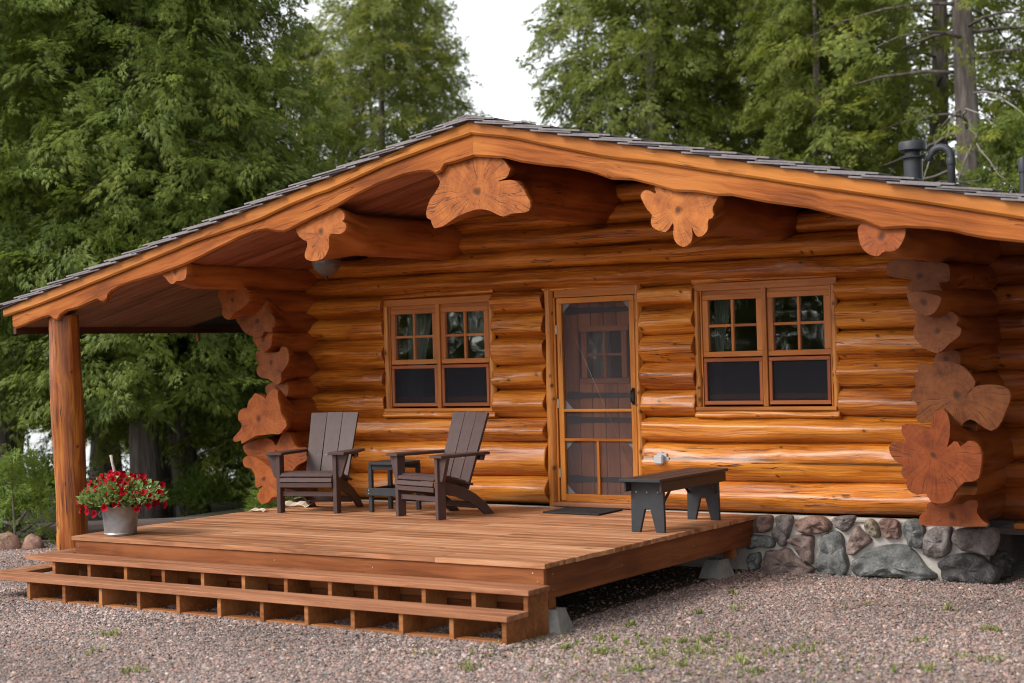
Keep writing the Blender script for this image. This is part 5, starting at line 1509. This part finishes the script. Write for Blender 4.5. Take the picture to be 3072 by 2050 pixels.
# ---- gravel: loose stones over the yard
def gravel():
    rng = np.random.default_rng(77)
    n = 430000
    x = rng.uniform(-8.5, 8.0, n); y = rng.uniform(-8.0, 1.2, n)
    # keep what lies within a wide fan in front of the photographer's standpoint
    dx, dy = x - 8.3, y + 13.3
    fwd = dx * -.5533 + dy * .833; sid = dx * .833 + dy * .5533
    keep = (np.abs(sid) < fwd * .44 + .4) & (fwd > 7.6)
    under = (x > -2.6) & (x < 2.05) & (y > -3.4)  # few pebbles here, so the painted dark ground shows
    house = (x > -3.5) & (x < 4.4) & (y > -.18)
    keep &= ~((x < -3.4) & (y > -1.0 + .5 * np.sin(x * 2.1))) & ~((x < -7.2) & (y > -3))
    keep &= ~(under & (rng.uniform(0, 1, n) > .1)) & ~house
    x, y = x[keep], y[keep]; n = len(x)
    O = np.array([(1, 0, -.3), (0, 1, -.3), (-1, 0, -.3), (0, -1, -.3), (0, 0, 1)], float)
    F0 = np.array([(0, 1, 4), (1, 2, 4), (2, 3, 4), (3, 0, 4)])
    s = rng.gamma(3.2, .0020, n) + .0032
    r = np.stack([s * rng.uniform(.8, 1.35, n), s * rng.uniform(.7, 1.1, n), s * rng.uniform(.45, .7, n)], 1)
    V = O[None] * r[:, None, :] * (1 + rng.normal(0, .16, (n, 5, 1)))
    V[:, 4, :2] += rng.normal(0, .35, (n, 2)) * s[:, None]
    a = rng.uniform(0, 6.28, n); ca, sa = np.cos(a), np.sin(a)
    tl = rng.normal(0, .35, n)
    V = np.stack([V[..., 0], V[..., 1] * np.cos(tl)[:, None] - V[..., 2] * np.sin(tl)[:, None], V[..., 1] * np.sin(tl)[:, None] + V[..., 2] * np.cos(tl)[:, None]], -1)
    W = np.stack([V[..., 0] * ca[:, None] - V[..., 1] * sa[:, None], V[..., 0] * sa[:, None] + V[..., 1] * ca[:, None], V[..., 2]], -1)
    bank = .035 * np.exp(-((y + 4.5) / .25) ** 2) * ((x > -3.3) & (x < 2.3))
    z = GZ + .003 + rng.uniform(0, .006, n) + bank * rng.uniform(.4, 1, n)
    W += np.stack([x, y, z], 1)[:, None, :]
    pal = np.array([(.26, .17, .145), (.20, .135, .12), (.16, .15, .15), (.24, .225, .22), (.09, .08, .085), (.36, .29, .26), (.30, .19, .15), (.13, .12, .125), (.44, .40, .37)])
    w = np.array([.2, .17, .16, .12, .10, .09, .08, .06, .02])
    c = np.array([1.36, 1.27, 1.22]) * (pal[rng.choice(len(pal), n, p=w)] * .75 + .25 * np.array([.2, .155, .14])) * rng.uniform(.8, 1.2, (n, 1)) * (1 + .18 * np.sin(x * 1.7 + np.sin(y * 2.3)) * np.sin(y * 1.9 + 1))[:, None]
    F = (np.arange(n)[:, None, None] * 5 + F0[None]).reshape(-1, 3)
    o = link('gravel', mesh_np('gravel', W.reshape(-1, 3), F, M['pebble'], ('tone', np.repeat(c, 5, 0))))
    tag(o, 'loose pinkish grey gravel covering the yard', 'gravel', None, 'stuff')
gravel()

def weeds():
    rng = np.random.default_rng(5)
    C = [(2.27,-4.56),(2.43,-5.05),(2.62,-4.14),(2.86,-4.2),(2.92,-3.83),(3.27,-4.17),(3.12,-3.64),(3.56,-4.35),(3.48,-3.91),(3.35,-3.45),(3.4,-4.58),(2.59,-3.89),(2.67,-3.76),(2.1,-4.35),(1.8,-4.7),(4.95,-3.83),(5.03,-3.41),(5.24,-3.39),(4.06,-3.47),(3.66,-1.68),(4.33,-1.61),(4.61,-2.95),(4.93,-2.35),(.47,-6.07),(-.36,-5.72),(-.76,-5.16),(3.97,-3.68),(4.1,-4.31),(3.81,-4.07),(-3.0,-4.5),(3.33,-4.61),(2.55,-3.2),(2.75,-2.6),(2.9,-2.2),(2.6,-1.6),(-5.3,-3.0)]
    P, S = [], []
    for i, (x, y) in enumerate(C):
        k = rng.integers(5, 16) if i < 31 else rng.integers(6, 12)
        sp = rng.uniform(.03, .10)
        for _ in range(k):
            P.append((x + rng.normal(0, sp), y + rng.normal(0, sp))); S.append(rng.uniform(.5, 1.15))
    for _ in range(420):                       # thin scatter where the yard is weediest
        P.append((rng.normal(3.35, .7), rng.normal(-4.05, .42))); S.append(rng.uniform(.3, .75))
    P = np.array(P); S = np.array(S); V, F, T = [], [], []
    for (x, y), s in zip(P, S):
        tt = rng.uniform(0, 1)
        for b in range(6):
            a = rng.uniform(0, 6.28); h_ = s * rng.uniform(.02, .06); o_ = s * rng.uniform(.01, .045); w = .0018 + .0016 * s
            c, q = math.cos(a), math.sin(a)
            i0 = len(V)
            V += [(x - q * w, y + c * w, GZ), (x + q * w, y - c * w, GZ), (x + c * o_ * .5 + q * w * 1.3, y + q * o_ * .5 - c * w * 1.3, GZ + h_ * .65), (x + c * o_ * .5 - q * w * 1.3, y + q * o_ * .5 + c * w * 1.3, GZ + h_ * .65), (x + c * o_, y + q * o_, GZ + h_)]
            F += [(i0, i0 + 1, i0 + 2), (i0, i0 + 2, i0 + 3), (i0 + 3, i0 + 2, i0 + 4)]
            T += [tt] * 5
    o = link('grass', mesh_np('grass', V, F, M['weed'], ('tint', np.array(T))))
    tag(o, 'sparse green weeds and grass sprouting through the gravel', 'grass', None, 'stuff')
weeds()
